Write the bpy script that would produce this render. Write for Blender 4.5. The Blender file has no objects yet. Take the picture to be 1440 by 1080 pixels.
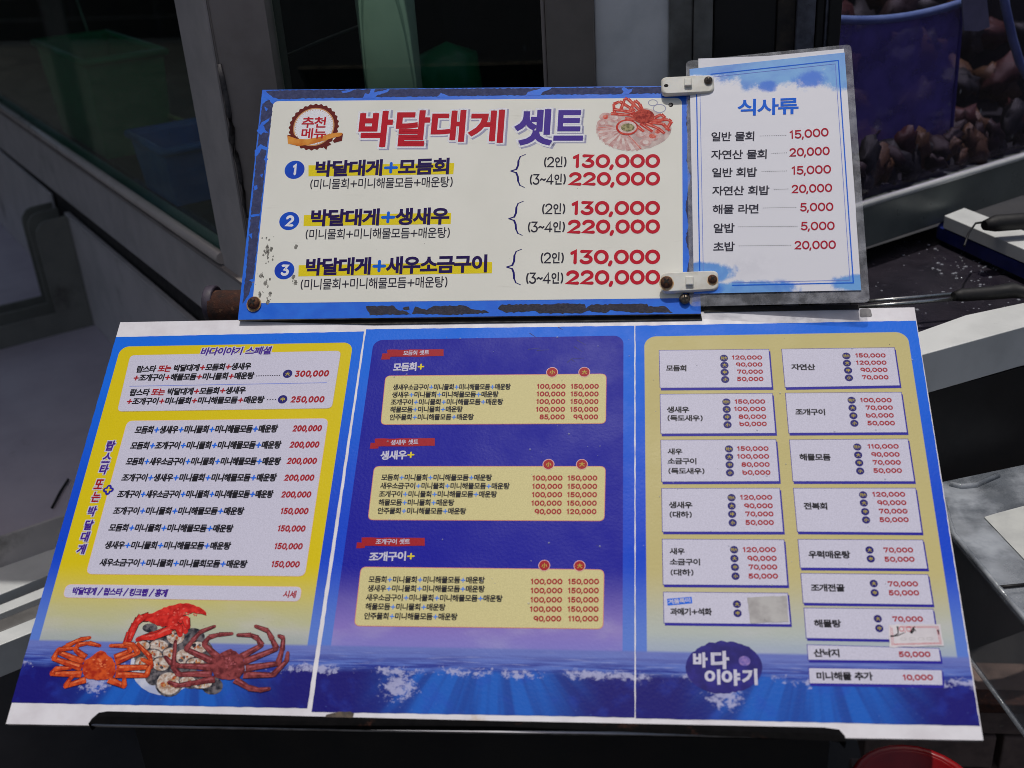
import bpy, bmesh, math, random
from mathutils import Matrix, Vector
random.seed(7)
sc = bpy.context.scene
COL = sc.collection

# ---------------------------------------------------------------- camera
F_PX = 1539.38                                   # focal length, pixels of a 1440 px wide frame
CAM = Vector((0.1631, -0.9296, 1.4909))
CR = Matrix(((0.9922984, 0.0056642, 0.1237406),
             (0.1085688, 0.4411781, -0.8908281),
             (-0.0596375, 0.8974017, 0.4371653)))
cd = bpy.data.cameras.new('camera')
cd.lens = 36.0 * F_PX / 1440.0
cd.sensor_width = 36.0
cd.clip_start = 0.02
cd.clip_end = 500.0
cd.dof.use_dof = True
cd.dof.focus_distance = 1.27
cd.dof.aperture_fstop = 4.8
cam = bpy.data.objects.new('camera', cd)
COL.objects.link(cam)
cam.matrix_world = Matrix.Translation(CAM) @ CR.to_4x4()
sc.camera = cam

# ---------------------------------------------------------------- daylight
SUN_DIR = Vector((-0.03, 0.02, 1.0)).normalized()   # towards the sun: nearly overhead
el = math.asin(SUN_DIR.z)
az = math.atan2(SUN_DIR.x, SUN_DIR.y)
w = bpy.data.worlds.new('World')
sc.world = w
w.use_nodes = True
wt = w.node_tree
sky = wt.nodes.new('ShaderNodeTexSky')
sky.sky_type = 'NISHITA'
sky.sun_disc = False
sky.sun_elevation = el
sky.sun_rotation = az
sky.dust_density = 5.0
sky.ozone_density = 0.4
wt.links.new(sky.outputs[0], wt.nodes['Background'].inputs[0])
wt.nodes['Background'].inputs[1].default_value = 0.098
sl = bpy.data.lights.new('sun', 'SUN')
sl.energy = 3.2
sl.angle = math.radians(0.5)
sl.color = (1.0, 0.97, 0.93)
so = bpy.data.objects.new('sun', sl)
COL.objects.link(so)
so.location = SUN_DIR * 20
so.rotation_euler = SUN_DIR.to_track_quat('Z', 'Y').to_euler()
sc.view_settings.view_transform = 'Standard'
sc.view_settings.look = 'None'
sc.view_settings.exposure = -0.78
sc.view_settings.gamma = 1.0
sc.cycles.filter_width = 0.9

# ---------------------------------------------------------------- survey helpers
# points of the place, recovered by intersecting sight lines with the real planes of the boards and fixtures
def ray(u, v):
    return CR @ Vector(((u - 720) / F_PX, -(v - 540) / F_PX, -1.0))
def onplane(u, v, p, n):
    q = ray(u, v)
    return CAM + q * ((Vector(p) - CAM).dot(n) / q.dot(n))
def onz(u, v, z): return onplane(u, v, (0, 0, z), Vector((0, 0, 1)))
def ony(u, v, y): return onplane(u, v, (0, y, 0), Vector((0, 1, 0)))
def onv(u, v, p, d): return onplane(u, v, p, Vector((-d[1], d[0], 0)))

# ---------------------------------------------------------------- materials
def lin(c):
    c = c / 255.0
    return c / 12.92 if c <= 0.04045 else ((c + 0.055) / 1.055) ** 2.4
def rgb(*c):
    return (lin(c[0]), lin(c[1]), lin(c[2]), 1.0)

class X:
    """tiny arithmetic on node sockets"""
    t = None
    def __init__(s, k): s.k = k
    @staticmethod
    def m(op, *a, clamp=False):
        n = X.t.nodes.new('ShaderNodeMath'); n.operation = op; n.use_clamp = clamp
        for i, q in enumerate(a):
            if isinstance(q, X): X.t.links.new(q.k, n.inputs[i])
            else: n.inputs[i].default_value = q
        return X(n.outputs[0])
    def __add__(s, o): return X.m('ADD', s, o)
    __radd__ = __add__
    def __sub__(s, o): return X.m('SUBTRACT', s, o)
    def __rsub__(s, o): return X.m('SUBTRACT', o, s)
    def __mul__(s, o): return X.m('MULTIPLY', s, o)
    __rmul__ = __mul__
    def __truediv__(s, o): return X.m('DIVIDE', s, o)
def xmax(a, b): return X.m('MAXIMUM', a, b)
def xmin(a, b): return X.m('MINIMUM', a, b)
def xabs(a): return X.m('ABSOLUTE', a)
def xlen(a, b): return X.m('SQRT', a * a + b * b)
def sstep(x, a, b):
    n = X.t.nodes.new('ShaderNodeMapRange'); n.interpolation_type = 'SMOOTHSTEP'
    X.t.links.new(x.k, n.inputs[0])
    n.inputs[1].default_value = a; n.inputs[2].default_value = b
    n.inputs[3].default_value = 0.0; n.inputs[4].default_value = 1.0
    if a > b:
        n.inputs[1].default_value = b; n.inputs[2].default_value = a
        n.inputs[3].default_value = 1.0; n.inputs[4].default_value = 0.0
    return X(n.outputs[0])
def vec(x, y, z=0.0):
    n = X.t.nodes.new('ShaderNodeCombineXYZ')
    for i, q in enumerate((x, y, z)):
        if isinstance(q, X): X.t.links.new(q.k, n.inputs[i])
        else: n.inputs[i].default_value = q
    return X(n.outputs[0])
def noise(v, scale=1.0, detail=3.0, rough=0.5, dist=0.0):
    n = X.t.nodes.new('ShaderNodeTexNoise')
    X.t.links.new(v.k, n.inputs['Vector'])
    n.inputs['Scale'].default_value = scale; n.inputs['Detail'].default_value = detail
    n.inputs['Roughness'].default_value = rough; n.inputs['Distortion'].default_value = dist
    return X(n.outputs[0])
def voro(v, scale):
    n = X.t.nodes.new('ShaderNodeTexVoronoi')
    X.t.links.new(v.k, n.inputs['Vector']); n.inputs['Scale'].default_value = scale
    return X(n.outputs['Distance'])
def cmix(f, a, b):
    n = X.t.nodes.new('ShaderNodeMix'); n.data_type = 'RGBA'
    if isinstance(f, X): X.t.links.new(f.k, n.inputs[0])
    else: n.inputs[0].default_value = f
    for i, q in ((6, a), (7, b)):
        if isinstance(q, X): X.t.links.new(q.k, n.inputs[i])
        else: n.inputs[i].default_value = q
    return X(n.outputs[2])
def coords():
    n = X.t.nodes.new('ShaderNodeTexCoord')
    s = X.t.nodes.new('ShaderNodeSeparateXYZ')
    X.t.links.new(n.outputs['Object'], s.inputs[0])
    return X(n.outputs['Object']), X(s.outputs[0]) * 1000.0, X(s.outputs[1]) * 1000.0, X(s.outputs[2]) * 1000.0
def new_mat(name):
    m = bpy.data.materials.new(name); m.use_nodes = True
    X.t = m.node_tree
    return m, m.node_tree.nodes['Principled BSDF']
def put(b, key, q):
    if isinstance(q, X): X.t.links.new(q.k, b.inputs[key])
    else: b.inputs[key].default_value = q
def bump(b, h, strength=0.2, dist=0.001):
    n = X.t.nodes.new('ShaderNodeBump')
    n.inputs['Strength'].default_value = strength; n.inputs['Distance'].default_value = dist
    X.t.links.new(h.k, n.inputs['Height'])
    X.t.links.new(n.outputs[0], b.inputs['Normal'])

def worn(name, c1, c2, rough=0.5, scale=20.0, metal=0.0, lo=0.35, hi=0.7, bmp=0.1, bscale=None, spec=0.5, dirt=None, dlo=.6, dhi=.7, dscale=8.0):
    """two tones mixed by noise, optional shaped dirt / rust"""
    m, b = new_mat(name)
    o, x, y, z = coords()
    n = noise(o, scale, 6.0, 0.6)
    c = cmix(sstep(n, lo, hi), rgb(*c1), rgb(*c2))
    if dirt:
        c = cmix(sstep(noise(o, dscale, 8.0, 0.65), dlo, dhi), c, rgb(*dirt))
    put(b, 'Base Color', c)
    put(b, 'Roughness', sstep(noise(o, scale * 2.3, 4.0), 0.2, 0.8) * 0.2 + (rough - 0.1))
    b.inputs['Metallic'].default_value = metal
    b.inputs['Specular IOR Level'].default_value = spec
    if bmp: bump(b, noise(o, bscale or scale * 4, 5.0), bmp)
    return m

GLOSS = 0.45
def ink(name, c, c2=None, scale=60.0, rough=None, spec=0.14):
    """printed colour under the same laminate as the sheets"""
    m, b = new_mat(name)
    o, x, y, z = coords()
    if c2:
        put(b, 'Base Color', cmix(sstep(noise(o, scale, 5.0, 0.6), 0.36, 0.64), rgb(*c), rgb(*c2)))
    else:
        put(b, 'Base Color', cmix(sstep(noise(o, 900.0, 2.0), 0.3, 0.7), rgb(*c), rgb(*[min(255, q * 1.06 + 3) for q in c])))
    b.inputs['Roughness'].default_value = rough or GLOSS
    b.inputs['Specular IOR Level'].default_value = spec
    bump(b, noise(o, 330.0, 3.0), 0.07, 0.0008)
    return m

def sheet_mat(name, x0, x1, ytop, rad, inner, inner_low, xl, xr, yh, top=(0, 108, 232), low=(92, 128, 214), tears=()):
    m, b = new_mat(name)
    o, x, y, z = coords()
    v = yh - y                                             # mm below the printed horizon
    u = (x - xl) / (xr - xl)
    border = cmix(sstep(v, -330.0, -110.0), rgb(*top), rgb(0, 70, 210))
    border = cmix(sstep(v, -95.0, -8.0), border, rgb(*low))
    inn = cmix(sstep(v, -85.0, -4.0), rgb(*inner), rgb(*inner_low))
    cloud = sstep(noise(vec(x * 0.012, v * 0.03), 1.0, 5.0), 0.45, 0.75) * sstep(v, -60.0, -10.0)
    inn = cmix(cloud * 0.35, inn, rgb(205, 200, 215))
    qx = xabs(x - (x0 + x1) / 2) - ((x1 - x0) / 2 - rad)
    qy = (y - ytop) + rad
    sd = xlen(xmax(qx, 0.0), xmax(qy, 0.0)) + xmin(xmax(qx, qy), 0.0) - rad
    air = cmix(sstep(sd, 0.25, -0.25) * (1.0 - 0.25 * sstep(v, -20.0, 0.0)), border, inn)
    # sea between horizon and breaking crest
    st = noise(vec(x * 0.018, v * 0.30), 1.0, 5.0, 0.6)
    sea = cmix(sstep(st, 0.38, 0.62), rgb(28, 46, 148), rgb(88, 116, 200))
    sea = cmix(sstep(noise(vec(x * 0.03, v * 0.5, 3.0), 1.0, 4.0), 0.56, 0.7) * 0.6, sea, rgb(165, 172, 215))
    sea = cmix(sstep(v, 22.0, 0.0) * 0.9, sea, rgb(112, 126, 198))
    # water under the crest
    g = xabs(u - 0.52) * 2.4
    rays = noise(vec((x - (xl * 0.45 + xr * 0.55)) / (v + 60.0) * 7.0, v * 0.004, 1.0), 1.0, 3.0)
    core = (1.0 - sstep(g, 0.15, 1.0)) * (0.55 + 0.9 * sstep(rays, 0.35, 0.68))
    deep = cmix(core, rgb(20, 16, 116), rgb(24, 96, 196))
    deep = cmix(sstep(v, 55.0, 100.0) * 0.45, deep, rgb(20, 20, 120))
    deep = cmix(sstep(noise(vec(x * 0.05, v * 0.05, 5.0), 1.0, 5.0), 0.5, 0.75) * 0.35, deep, rgb(40, 70, 190))
    crest = noise(vec(x * 0.022, 0.0, 9.0), 1.0, 3.0) * 16.0 + 14.0
    d = v - crest
    wat = cmix(sstep(d, -4.0, 4.0), sea, deep)
    # foam along the crest and one splash below it
    fn = noise(vec(x * 0.16, v * 0.2, 2.0), 1.0, 8.0, 0.7)
    band = sstep(xabs(d - 1.0), 9.0, 0.0)
    ex, ey = (u - 0.27) * 11.0, (v - 38.0) / 21.0
    spl = sstep(xlen(ex, ey), 1.15, 0.1)
    big = noise(vec(x * 0.03, v * 0.02, 4.0), 1.0, 2.0)
    k = xmax(band * (sstep(big, .35, .65) * .9 + .08), spl)
    foam = sstep(fn + k * 0.30, 0.64, 0.80) * xmin(k * 4.0, 1.0)
    wat = cmix(foam * 0.85, wat, rgb(178, 180, 216))
    vb = voro(vec(x * 0.11, v * 0.11, 0.3), 1.0)
    wat = cmix(sstep(vb, 0.10, 0.03) * sstep(v, 40.0, 60.0) * 0.35, wat, rgb(110, 140, 220))
    c = cmix(sstep(v, -1.6, 1.6), air, wat)
    # specks and rubbed scars of an outdoor print
    sp = sstep(voro(vec(x * 0.045, y * 0.045, 1.7), 1.0), 0.035, 0.015)
    c = cmix(sp * 0.8, c, rgb(50, 44, 60))
    put(b, 'Base Color', c)
    b.inputs['Specular IOR Level'].default_value = 0.13
    put(b, 'Roughness', sstep(noise(o, 14.0, 6.0, 0.65), 0.3, 0.75) * 0.14 + (GLOSS - 0.06))
    bump(b, noise(o, 330.0, 3.0) + noise(o, 22.0, 3.0) * 1.5, 0.22, 0.0008)
    return m
# ---------------------------------------------------------------- object helpers
def tag(o, label=None, cat=None, group=None, kind=None):
    if label: o['label'] = label
    if cat: o['category'] = cat
    if group: o['group'] = group
    if kind: o['kind'] = kind
    return o
def empty(name, mat, label, cat, group=None):
    o = bpy.data.objects.new(name, None); COL.objects.link(o)
    o.empty_display_size = 0.05
    o.matrix_world = mat if isinstance(mat, Matrix) else Matrix.Translation(mat)
    return tag(o, label, cat, group)

class MB:
    """collects faces with materials, becomes ONE mesh object"""
    def __init__(s): s.v = []; s.f = []; s.mi = []; s.mats = []; s.sm = []
    def mat(s, m):
        if m not in s.mats: s.mats.append(m)
        return s.mats.index(m)
    def add(s, vs, fs, m, smooth=False):
        b = len(s.v); s.v += [tuple(q) for q in vs]; i = s.mat(m)
        for f in fs:
            s.f.append([b + k for k in f]); s.mi.append(i); s.sm.append(smooth)
    def flat(s, pts, z, m):
        """polygon in the board plane, facing the reader"""
        a = sum(pts[i][0] * pts[(i + 1) % len(pts)][1] - pts[(i + 1) % len(pts)][0] * pts[i][1] for i in range(len(pts)))
        if a < 0: pts = pts[::-1]
        s.add([(p[0], p[1], z) for p in pts], [list(range(len(pts)))], m)
    def hexa(s, p, m):
        """8 corners: bottom ring 0-3, top ring 4-7"""
        s.add(p, [(3, 2, 1, 0), (4, 5, 6, 7), (0, 1, 5, 4), (1, 2, 6, 5), (2, 3, 7, 6), (3, 0, 4, 7)], m)
    def slab(s, pts, off, m):
        """3D polygon extruded by the vector off"""
        n = len(pts); pts = [Vector(p) for p in pts]; off = Vector(off)
        fs = [list(range(n))[::-1], list(range(n, 2 * n))] + [(i, (i + 1) % n, n + (i + 1) % n, n + i) for i in range(n)]
        s.add(pts + [p + off for p in pts], fs, m)
    def box(s, lo, hi, m):
        x0, y0, z0 = lo; x1, y1, z1 = hi
        s.hexa([(x0, y0, z0), (x1, y0, z0), (x1, y1, z0), (x0, y1, z0), (x0, y0, z1), (x1, y0, z1), (x1, y1, z1), (x0, y1, z1)], m)
    def tube(s, pts, r, m, seg=10, caps=True, r2=None):
        pts = [Vector(p) for p in pts]; n = len(pts); vs = []
        for i, p in enumerate(pts):
            d = (pts[min(i + 1, n - 1)] - pts[max(i - 1, 0)]).normalized()
            a = d.cross(Vector((0, 0, 1)))
            if a.length < 1e-3: a = d.cross(Vector((0, 1, 0)))
            a.normalize(); c = d.cross(a)
            rr = r if r2 is None else r + (r2 - r) * i / (n - 1)
            if isinstance(r, (list, tuple)): rr = r[i]
            for k in range(seg):
                t = 2 * math.pi * k / seg
                vs.append(p + (a * math.cos(t) + c * math.sin(t)) * rr)
        fs = []
        for i in range(n - 1):
            for k in range(seg):
                k2 = (k + 1) % seg
                fs.append((i * seg + k, i * seg + k2, (i + 1) * seg + k2, (i + 1) * seg + k))
        s.add(vs, fs, m, True)
        if caps:
            b = vs[:seg]; e = vs[-seg:]
            s.add(b, [list(range(seg))[::-1]], m); s.add(e, [list(range(seg))], m)
    def lathe(s, prof, m, M=None, seg=16):
        """profile of (radius, height)"""
        M = M or Matrix.Identity(4); vs = []; fs = []
        for r, h in prof:
            for k in range(seg):
                t = 2 * math.pi * k / seg
                vs.append(M @ Vector((r * math.cos(t), r * math.sin(t), h)))
        for i in range(len(prof) - 1):
            for k in range(seg):
                k2 = (k + 1) % seg
                fs.append((i * seg + k, i * seg + k2, (i + 1) * seg + k2, (i + 1) * seg + k))
        s.add(vs, fs, m, True)
    def build(s, name, parent=None, bevel=0.0, loc=None, fix=False):
        me = bpy.data.meshes.new(name); me.from_pydata(s.v, [], s.f)
        for m in s.mats: me.materials.append(m)
        me.polygons.foreach_set('material_index', s.mi)
        me.polygons.foreach_set('use_smooth', s.sm)
        if bevel or fix:
            bm = bmesh.new(); bm.from_mesh(me)
            bmesh.ops.remove_doubles(bm, verts=bm.verts, dist=1e-6)
            bmesh.ops.recalc_face_normals(bm, faces=bm.faces)
            if bevel:
                es = [e for e in bm.edges if len(e.link_faces) == 2 and e.calc_face_angle(0) > 0.5]
                bmesh.ops.bevel(bm, geom=es, offset=bevel, segments=2, profile=0.5, affect='EDGES', clamp_overlap=True)
            bm.to_mesh(me); bm.free()
        me.update()
        o = bpy.data.objects.new(name, me); COL.objects.link(o)
        if parent: o.parent = parent
        if loc is not None: o.location = loc
        return o

def centred(mb, name, label, cat, group=None, bevel=0.0, kind=None):
    """top-level one-mesh thing whose origin is at its base"""
    n = len(mb.v); c = Vector((sum(p[0] for p in mb.v) / n, sum(p[1] for p in mb.v) / n, min(p[2] for p in mb.v)))
    mb.v = [tuple(Vector(p) - c) for p in mb.v]
    return tag(mb.build(name, None, bevel, c, True), label, cat, group, kind)

# ---------------------------------------------------------------- lettering: strokes
def arc(cx, cy, rx, ry, a0, a1, n=10):
    return [(cx + rx * math.cos(math.radians(a0 + (a1 - a0) * i / n)), cy + ry * math.sin(math.radians(a0 + (a1 - a0) * i / n))) for i in range(n + 1)]
RING = [arc(.5, .5, .5, .5, 90, 450, 16)]
CONS = {
 'ㄱ': [[(0, 1), (1, 1), (.86, 0)]], 'ㄴ': [[(0, 1), (0, 0), (1, 0)]], 'ㄷ': [[(1, 1), (0, 1), (0, 0), (1, 0)]],
 'ㄹ': [[(0, 1), (1, 1), (1, .52), (0, .52), (0, 0), (1, 0)]], 'ㅁ': [[(.5, 1), (0, 1), (0, 0), (1, 0), (1, 1), (.5, 1)]],
 'ㅂ': [[(0, 1), (0, 0), (1, 0), (1, 1)], [(0, .52), (1, .52)]],
 'ㅅ': [[(.52, 1), (.42, .55), (0, 0)], [(.5, .62), (.72, .28), (1, .02)]], 'ㅇ': RING,
 'ㅈ': [[(.02, 1), (.98, 1)], [(.54, 1), (.42, .5), (0, 0)], [(.5, .55), (1, .02)]],
 'ㅊ': [[(.25, 1), (.75, 1)], [(.02, .74), (.98, .74)], [(.54, .74), (.42, .38), (0, 0)], [(.5, .42), (1, .02)]],
 'ㅋ': [[(0, 1), (1, 1), (.84, 0)], [(0, .54), (.94, .54)]], 'ㅌ': [[(1, 1), (0, 1), (0, 0), (1, 0)], [(0, .5), (.96, .5)]],
 'ㅍ': [[(0, 1), (1, 1)], [(0, 0), (1, 0)], [(.28, 1), (.28, 0)], [(.72, 1), (.72, 0)]],
 'ㅎ': [[(.28, 1), (.72, 1)], [(.02, .74), (.98, .74)], arc(.5, .26, .40, .28, 90, 450, 14)],
 'ㄲ': [[(0, 1), (.42, 1), (.36, 0)], [(.55, 1), (1, 1), (.92, 0)]],
 'ㄸ': [[(.44, 1), (0, 1), (0, 0), (.44, 0)], [(1, 1), (.58, 1), (.58, 0), (1, 0)]],
}
ALLC = {0: 'ㄱ', 1: 'ㄲ', 2: 'ㄴ', 3: 'ㄷ', 4: 'ㄸ', 5: 'ㄹ', 6: 'ㅁ', 7: 'ㅂ', 9: 'ㅅ', 11: 'ㅇ', 12: 'ㅈ', 14: 'ㅊ', 15: 'ㅋ', 16: 'ㅌ', 17: 'ㅍ', 18: 'ㅎ'}
FINC = {1: 'ㄱ', 4: 'ㄴ', 7: 'ㄷ', 8: 'ㄹ', 16: 'ㅁ', 17: 'ㅂ', 19: 'ㅅ', 21: 'ㅇ'}
# medial index -> right bars [(x, ticks)], base kind, initial right limit
VERT = {0: ('a',), 1: ('ae',), 2: ('ya',), 4: ('eo',), 5: ('e',), 6: ('yeo',), 7: ('ye',), 20: ('i',)}
HORI = {8: 'o', 12: 'yo', 13: 'u', 17: 'yu', 18: 'eu'}
COMP = {9: ('o', 'a'), 11: ('o', 'i'), 14: ('u', 'eo'), 16: ('u', 'i'), 19: ('eu', 'i')}
def boxed(strokes, x0, y0, x1, y1):
    return [[(x0 + p[0] * (x1 - x0), y0 + p[1] * (y1 - y0)) for p in s] for s in strokes]
def bars(kind, y0, y1):
    m = (y0 + y1) / 2 + .02; h = (y1 - y0)
    def bar(x): return [(x, y0), (x, y1)]
    if kind == 'a': return [bar(.76), [(.76, m), (1.0, m)]], .56
    if kind == 'ya': return [bar(.76), [(.76, m + .14 * h), (1.0, m + .14 * h)], [(.76, m - .14 * h), (1.0, m - .14 * h)]], .56
    if kind == 'i': return [bar(.88)], .62
    if kind == 'ae': return [bar(.66), bar(.95), [(.66, m), (.95, m)]], .44
    if kind == 'eo': return [bar(.9), [(.62, m), (.9, m)]], .50
    if kind == 'yeo': return [bar(.9), [(.62, m + .13 * h), (.9, m + .13 * h)], [(.62, m - .13 * h), (.9, m - .13 * h)]], .50
    if kind == 'e': return [bar(.70), bar(.96), [(.52, m), (.70, m)]], .40
    if kind == 'ye': return [bar(.70), bar(.96), [(.54, m + .12 * h), (.70, m + .12 * h)], [(.54, m - .12 * h), (.70, m - .12 * h)]], .42
def hangul(ch):
    k = ord(ch) - 0xAC00; L, V, T = k // 588, (k % 588) // 28, k % 28
    C = CONS[ALLC[L]]; out = []
    if V in VERT:
        kind = VERT[V][0]
        if T:
            b, xr = bars(kind, .40, 1.0); out += b + boxed(C, .02, .48, xr, .94)
            out += boxed(CONS[FINC[T]], .20, .0, .94 if kind != 'a' else .86, .28)
        else:
            b, xr = bars(kind, 0.0, 1.0); out += b + boxed(C, .02, .12, xr, .86)
    elif V in HORI:
        kind = HORI[V]
        if T:
            yb = {'o': .42, 'u': .52, 'eu': .47, 'yo': .42, 'yu': .52}[kind]
            out += boxed(C, .16, .68 if kind != 'eu' else .64, .84, 1.0) + [[(0, yb), (1, yb)]]
            if kind == 'o': out.append([(.5, .62), (.5, .42)])
            if kind == 'u': out.append([(.5, .52), (.5, .36)])
            out += boxed(CONS[FINC[T]], .16, 0.0, .84, .27 if kind != 'o' else .26)
        else:
            if kind == 'o': out += boxed(C, .15, .46, .85, 1.0) + [[(.5, .40), (.5, .06)], [(0, .06), (1, .06)]]
            elif kind == 'u': out += boxed(C, .17, .58, .83, 1.0) + [[(0, .38), (1, .38)], [(.5, .38), (.5, 0)]]
            elif kind == 'yu': out += boxed(C, .15, .60, .85, 1.0) + [[(0, .38), (1, .38)], [(.32, .38), (.32, 0)], [(.68, .38), (.68, 0)]]
            elif kind == 'eu': out += boxed(C, .12, .38, .88, 1.0) + [[(0, .06), (1, .06)]]
    else:
        a, bb = COMP[V]
        y0 = .36 if T else 0.0
        b, _ = bars('i' if bb == 'i' else bb, y0, 1.0)
        if bb == 'a': b = [[(.78, y0), (.78, 1.0)], [(.78, .52), (1.0, .52)]]
        out += b
        if T:
            out += boxed(C, .08, .66, .56, .98) + [[(0, .46), (.66, .46)], [(.32, .46), (.32, .56)]] + boxed(CONS[FINC[T]], .2, 0, .9, .26)
        else:
            out += boxed(C, .06, .46, .60, .98) + [[(0, .12), (.66, .12)], [(.33, .12), (.33, .36)]]
    return out
DIG = {
 '0': (.74, [arc(.37, .5, .37, .5, 90, 450, 18)]),
 '1': (.34, [[(0, .84), (.22, 1), (.22, 0)]]),
 '2': (.70, [arc(.34, .70, .32, .30, 165, -35, 10) + [(.02, 0), (.68, 0)]]),
 '3': (.68, [[(.04, 1), (.60, 1), (.30, .58)] + arc(.32, .29, .33, .29, 88, -155, 12)]),
 '4': (.74, [[(.54, 0), (.54, 1), (0, .25), (.74, .25)]]),
 '5': (.68, [[(.62, 1), (.10, 1), (.06, .54)] + arc(.31, .31, .34, .31, 120, -150, 12)]),
 '6': (.72, [arc(.37, .32, .35, .32, 90, 450, 14), [(.40, 1), (.12, .58), (.02, .34)]]),
 '7': (.66, [[(0, .86), (0, 1), (.64, 1), (.26, 0)]]),
 '8': (.70, [arc(.35, .75, .29, .25, 90, 450, 14), arc(.35, .27, .35, .27, 90, 450, 14)]),
 '9': (.72, [arc(.36, .68, .35, .32, 90, 450, 14), [(.71, .66), (.60, .30), (.34, 0)]]),
 ',': (.14, [[(.10, .06), (.02, -.20)]]),
 '+': (.62, [[(0, .46), (.62, .46)], [(.31, .14), (.31, .78)]]),
 '(': (.22, [arc(.42, .48, .36, .62, 130, 230, 8)]), ')': (.22, [arc(-.18, .48, .36, .62, 50, -50, 8)]),
 '~': (.56, [[(0, .42), (.14, .54), (.28, .48), (.42, .40), (.56, .52)]]),
 '/': (.40, [[(0, -.04), (.40, 1.04)]]), ' ': (.30, []),
 '大': (1.0, [[(.06, .66), (.94, .66)], [(.5, 1), (.48, .62), (.08, .02)], [(.52, .6), (.94, .02)]]),
 '小': (1.0, [[(.5, 1), (.5, .02), (.36, .08)], [(.24, .66), (.06, .22)], [(.76, .66), (.94, .22)]]),
 '中': (1.0, [[(.5, .78), (.1, .78), (.1, .34), (.9, .34), (.9, .78), (.5, .78)], [(.5, 1), (.5, 0)]]),
 '特': (1.0, [[(.1, .9), (.04, .6)], [(.06, .7), (.4, .7)], [(.24, 1), (.24, 0)], [(.04, .34), (.42, .46)], [(.5, .82), (.94, .82)], [(.72, 1), (.72, .62)], [(.46, .6), (.98, .6)], [(.46, .38), (.98, .38)], [(.82, .56), (.82, .02), (.72, .06)], [(.56, .26), (.64, .14)]]),
}
ROUND7 = {'6': (.72, [arc(.37, .34, .35, .34, 90, 450, 14), [(.02, .36), (.02, 1)]]),
          '9': (.72, [arc(.36, .66, .35, .34, 90, 450, 14), [(.71, .64), (.71, .36), (.62, 0)]])}
def glyph(ch, soft=False):
    if soft and ch in ROUND7: return ROUND7[ch]
    if ch in DIG: return DIG[ch]
    return (.98, hangul(ch))
_OUT = {}
def outline(ch):
    """filled outline of a character from Blender's built-in fonts: verts, faces, boundary loops, in em units"""
    if ch in _OUT: return _OUT[ch]
    cu = bpy.data.curves.new('glyph', 'FONT'); cu.body = ch; cu.size = 1.0; cu.resolution_u = 3
    ob = bpy.data.objects.new('glyph', cu); COL.objects.link(ob)
    bpy.context.view_layer.update()
    me = ob.evaluated_get(bpy.context.evaluated_depsgraph_get()).to_mesh()
    vs = [(v.co.x, v.co.y) for v in me.vertices]; fs = [tuple(p.vertices) for p in me.polygons]
    cnt = {}
    for f in fs:
        for i in range(len(f)):
            k = (f[i], f[(i + 1) % len(f)]); cnt[k] = cnt.get(k, 0) + 1
    nxt = {k[0]: k[1] for k in cnt if (k[1], k[0]) not in cnt}
    loops = []
    while nxt:
        s = next(iter(nxt)); L = [s]; q = nxt.pop(s)
        while q != s and q in nxt: L.append(q); q = nxt.pop(q)
        L.append(s); loops.append(L)
    bpy.data.objects.remove(ob); bpy.data.curves.remove(cu)
    _OUT[ch] = (vs, fs, loops)
    return _OUT[ch]
def ems(ch):
    vs, fs, loops = outline(ch)
    if 'em' not in _OUT:
        _OUT['em'] = None
        ref = [v for q in '달박물회특' for v in outline(q)[0]]
        y0, y1 = min(v[1] for v in ref), max(v[1] for v in ref)
        x0 = min(v[0] for q in '달물모회' for v in outline(q)[0]); x1 = max(v[0] for q in '달물모회' for v in outline(q)[0])
        _OUT['em'] = (x0, y0, y1 - y0, (x1 - x0) / (y1 - y0))
    x0, y0, h, w_ = _OUT['em']
    return [((v[0] - x0) / h, (v[1] - y0) / h) for v in vs], fs, loops, w_
def ribbon(mb, pts, wd, z, m, cap=4, mit=.6):
    """thick stroke with round ends"""
    q = [pts[0]]
    for p in pts[1:]:
        if math.hypot(p[0] - q[-1][0], p[1] - q[-1][1]) > 1e-7: q.append(p)
    pts = q; n = len(pts); h = wd / 2
    if n < 2: return
    closed = math.hypot(pts[0][0] - pts[-1][0], pts[0][1] - pts[-1][1]) < 1e-6
    dirs = []
    for i in range(n - 1):
        dx, dy = pts[i + 1][0] - pts[i][0], pts[i + 1][1] - pts[i][1]; l = math.hypot(dx, dy); dirs.append((dx / l, dy / l))
    Lp, Rp = [], []
    for i in range(n):
        a = dirs[i - 1] if i > 0 else (dirs[-1] if closed else dirs[0])
        b = dirs[i] if i < n - 1 else (dirs[0] if closed else dirs[-1])
        nx, ny = -(a[1] + b[1]), a[0] + b[0]; l = math.hypot(nx, ny) or 1.0; nx /= l; ny /= l
        c = max(mit, nx * -b[1] + ny * b[0]); k = h / c
        Lp.append((pts[i][0] + nx * k, pts[i][1] + ny * k)); Rp.append((pts[i][0] - nx * k, pts[i][1] - ny * k))
    vs = [(p[0], p[1], z) for p in Lp] + [(p[0], p[1], z) for p in Rp]
    fs = [(n + i, n + i + 1, i + 1, i) for i in range(n - 1)]
    mb.add(vs, fs, m)
    if not closed and cap:
        for p, d, sgn in ((pts[0], dirs[0], -1), (pts[-1], dirs[-1], 1)):
            a0 = math.atan2(d[1] * sgn, d[0] * sgn)
            ring = [(p[0] + h * math.cos(a0 + math.pi * (k / cap - .5)), p[1] + h * math.sin(a0 + math.pi * (k / cap - .5)), z) for k in range(cap + 1)]
            mb.add(ring, [list(range(cap + 1))], m)

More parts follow.
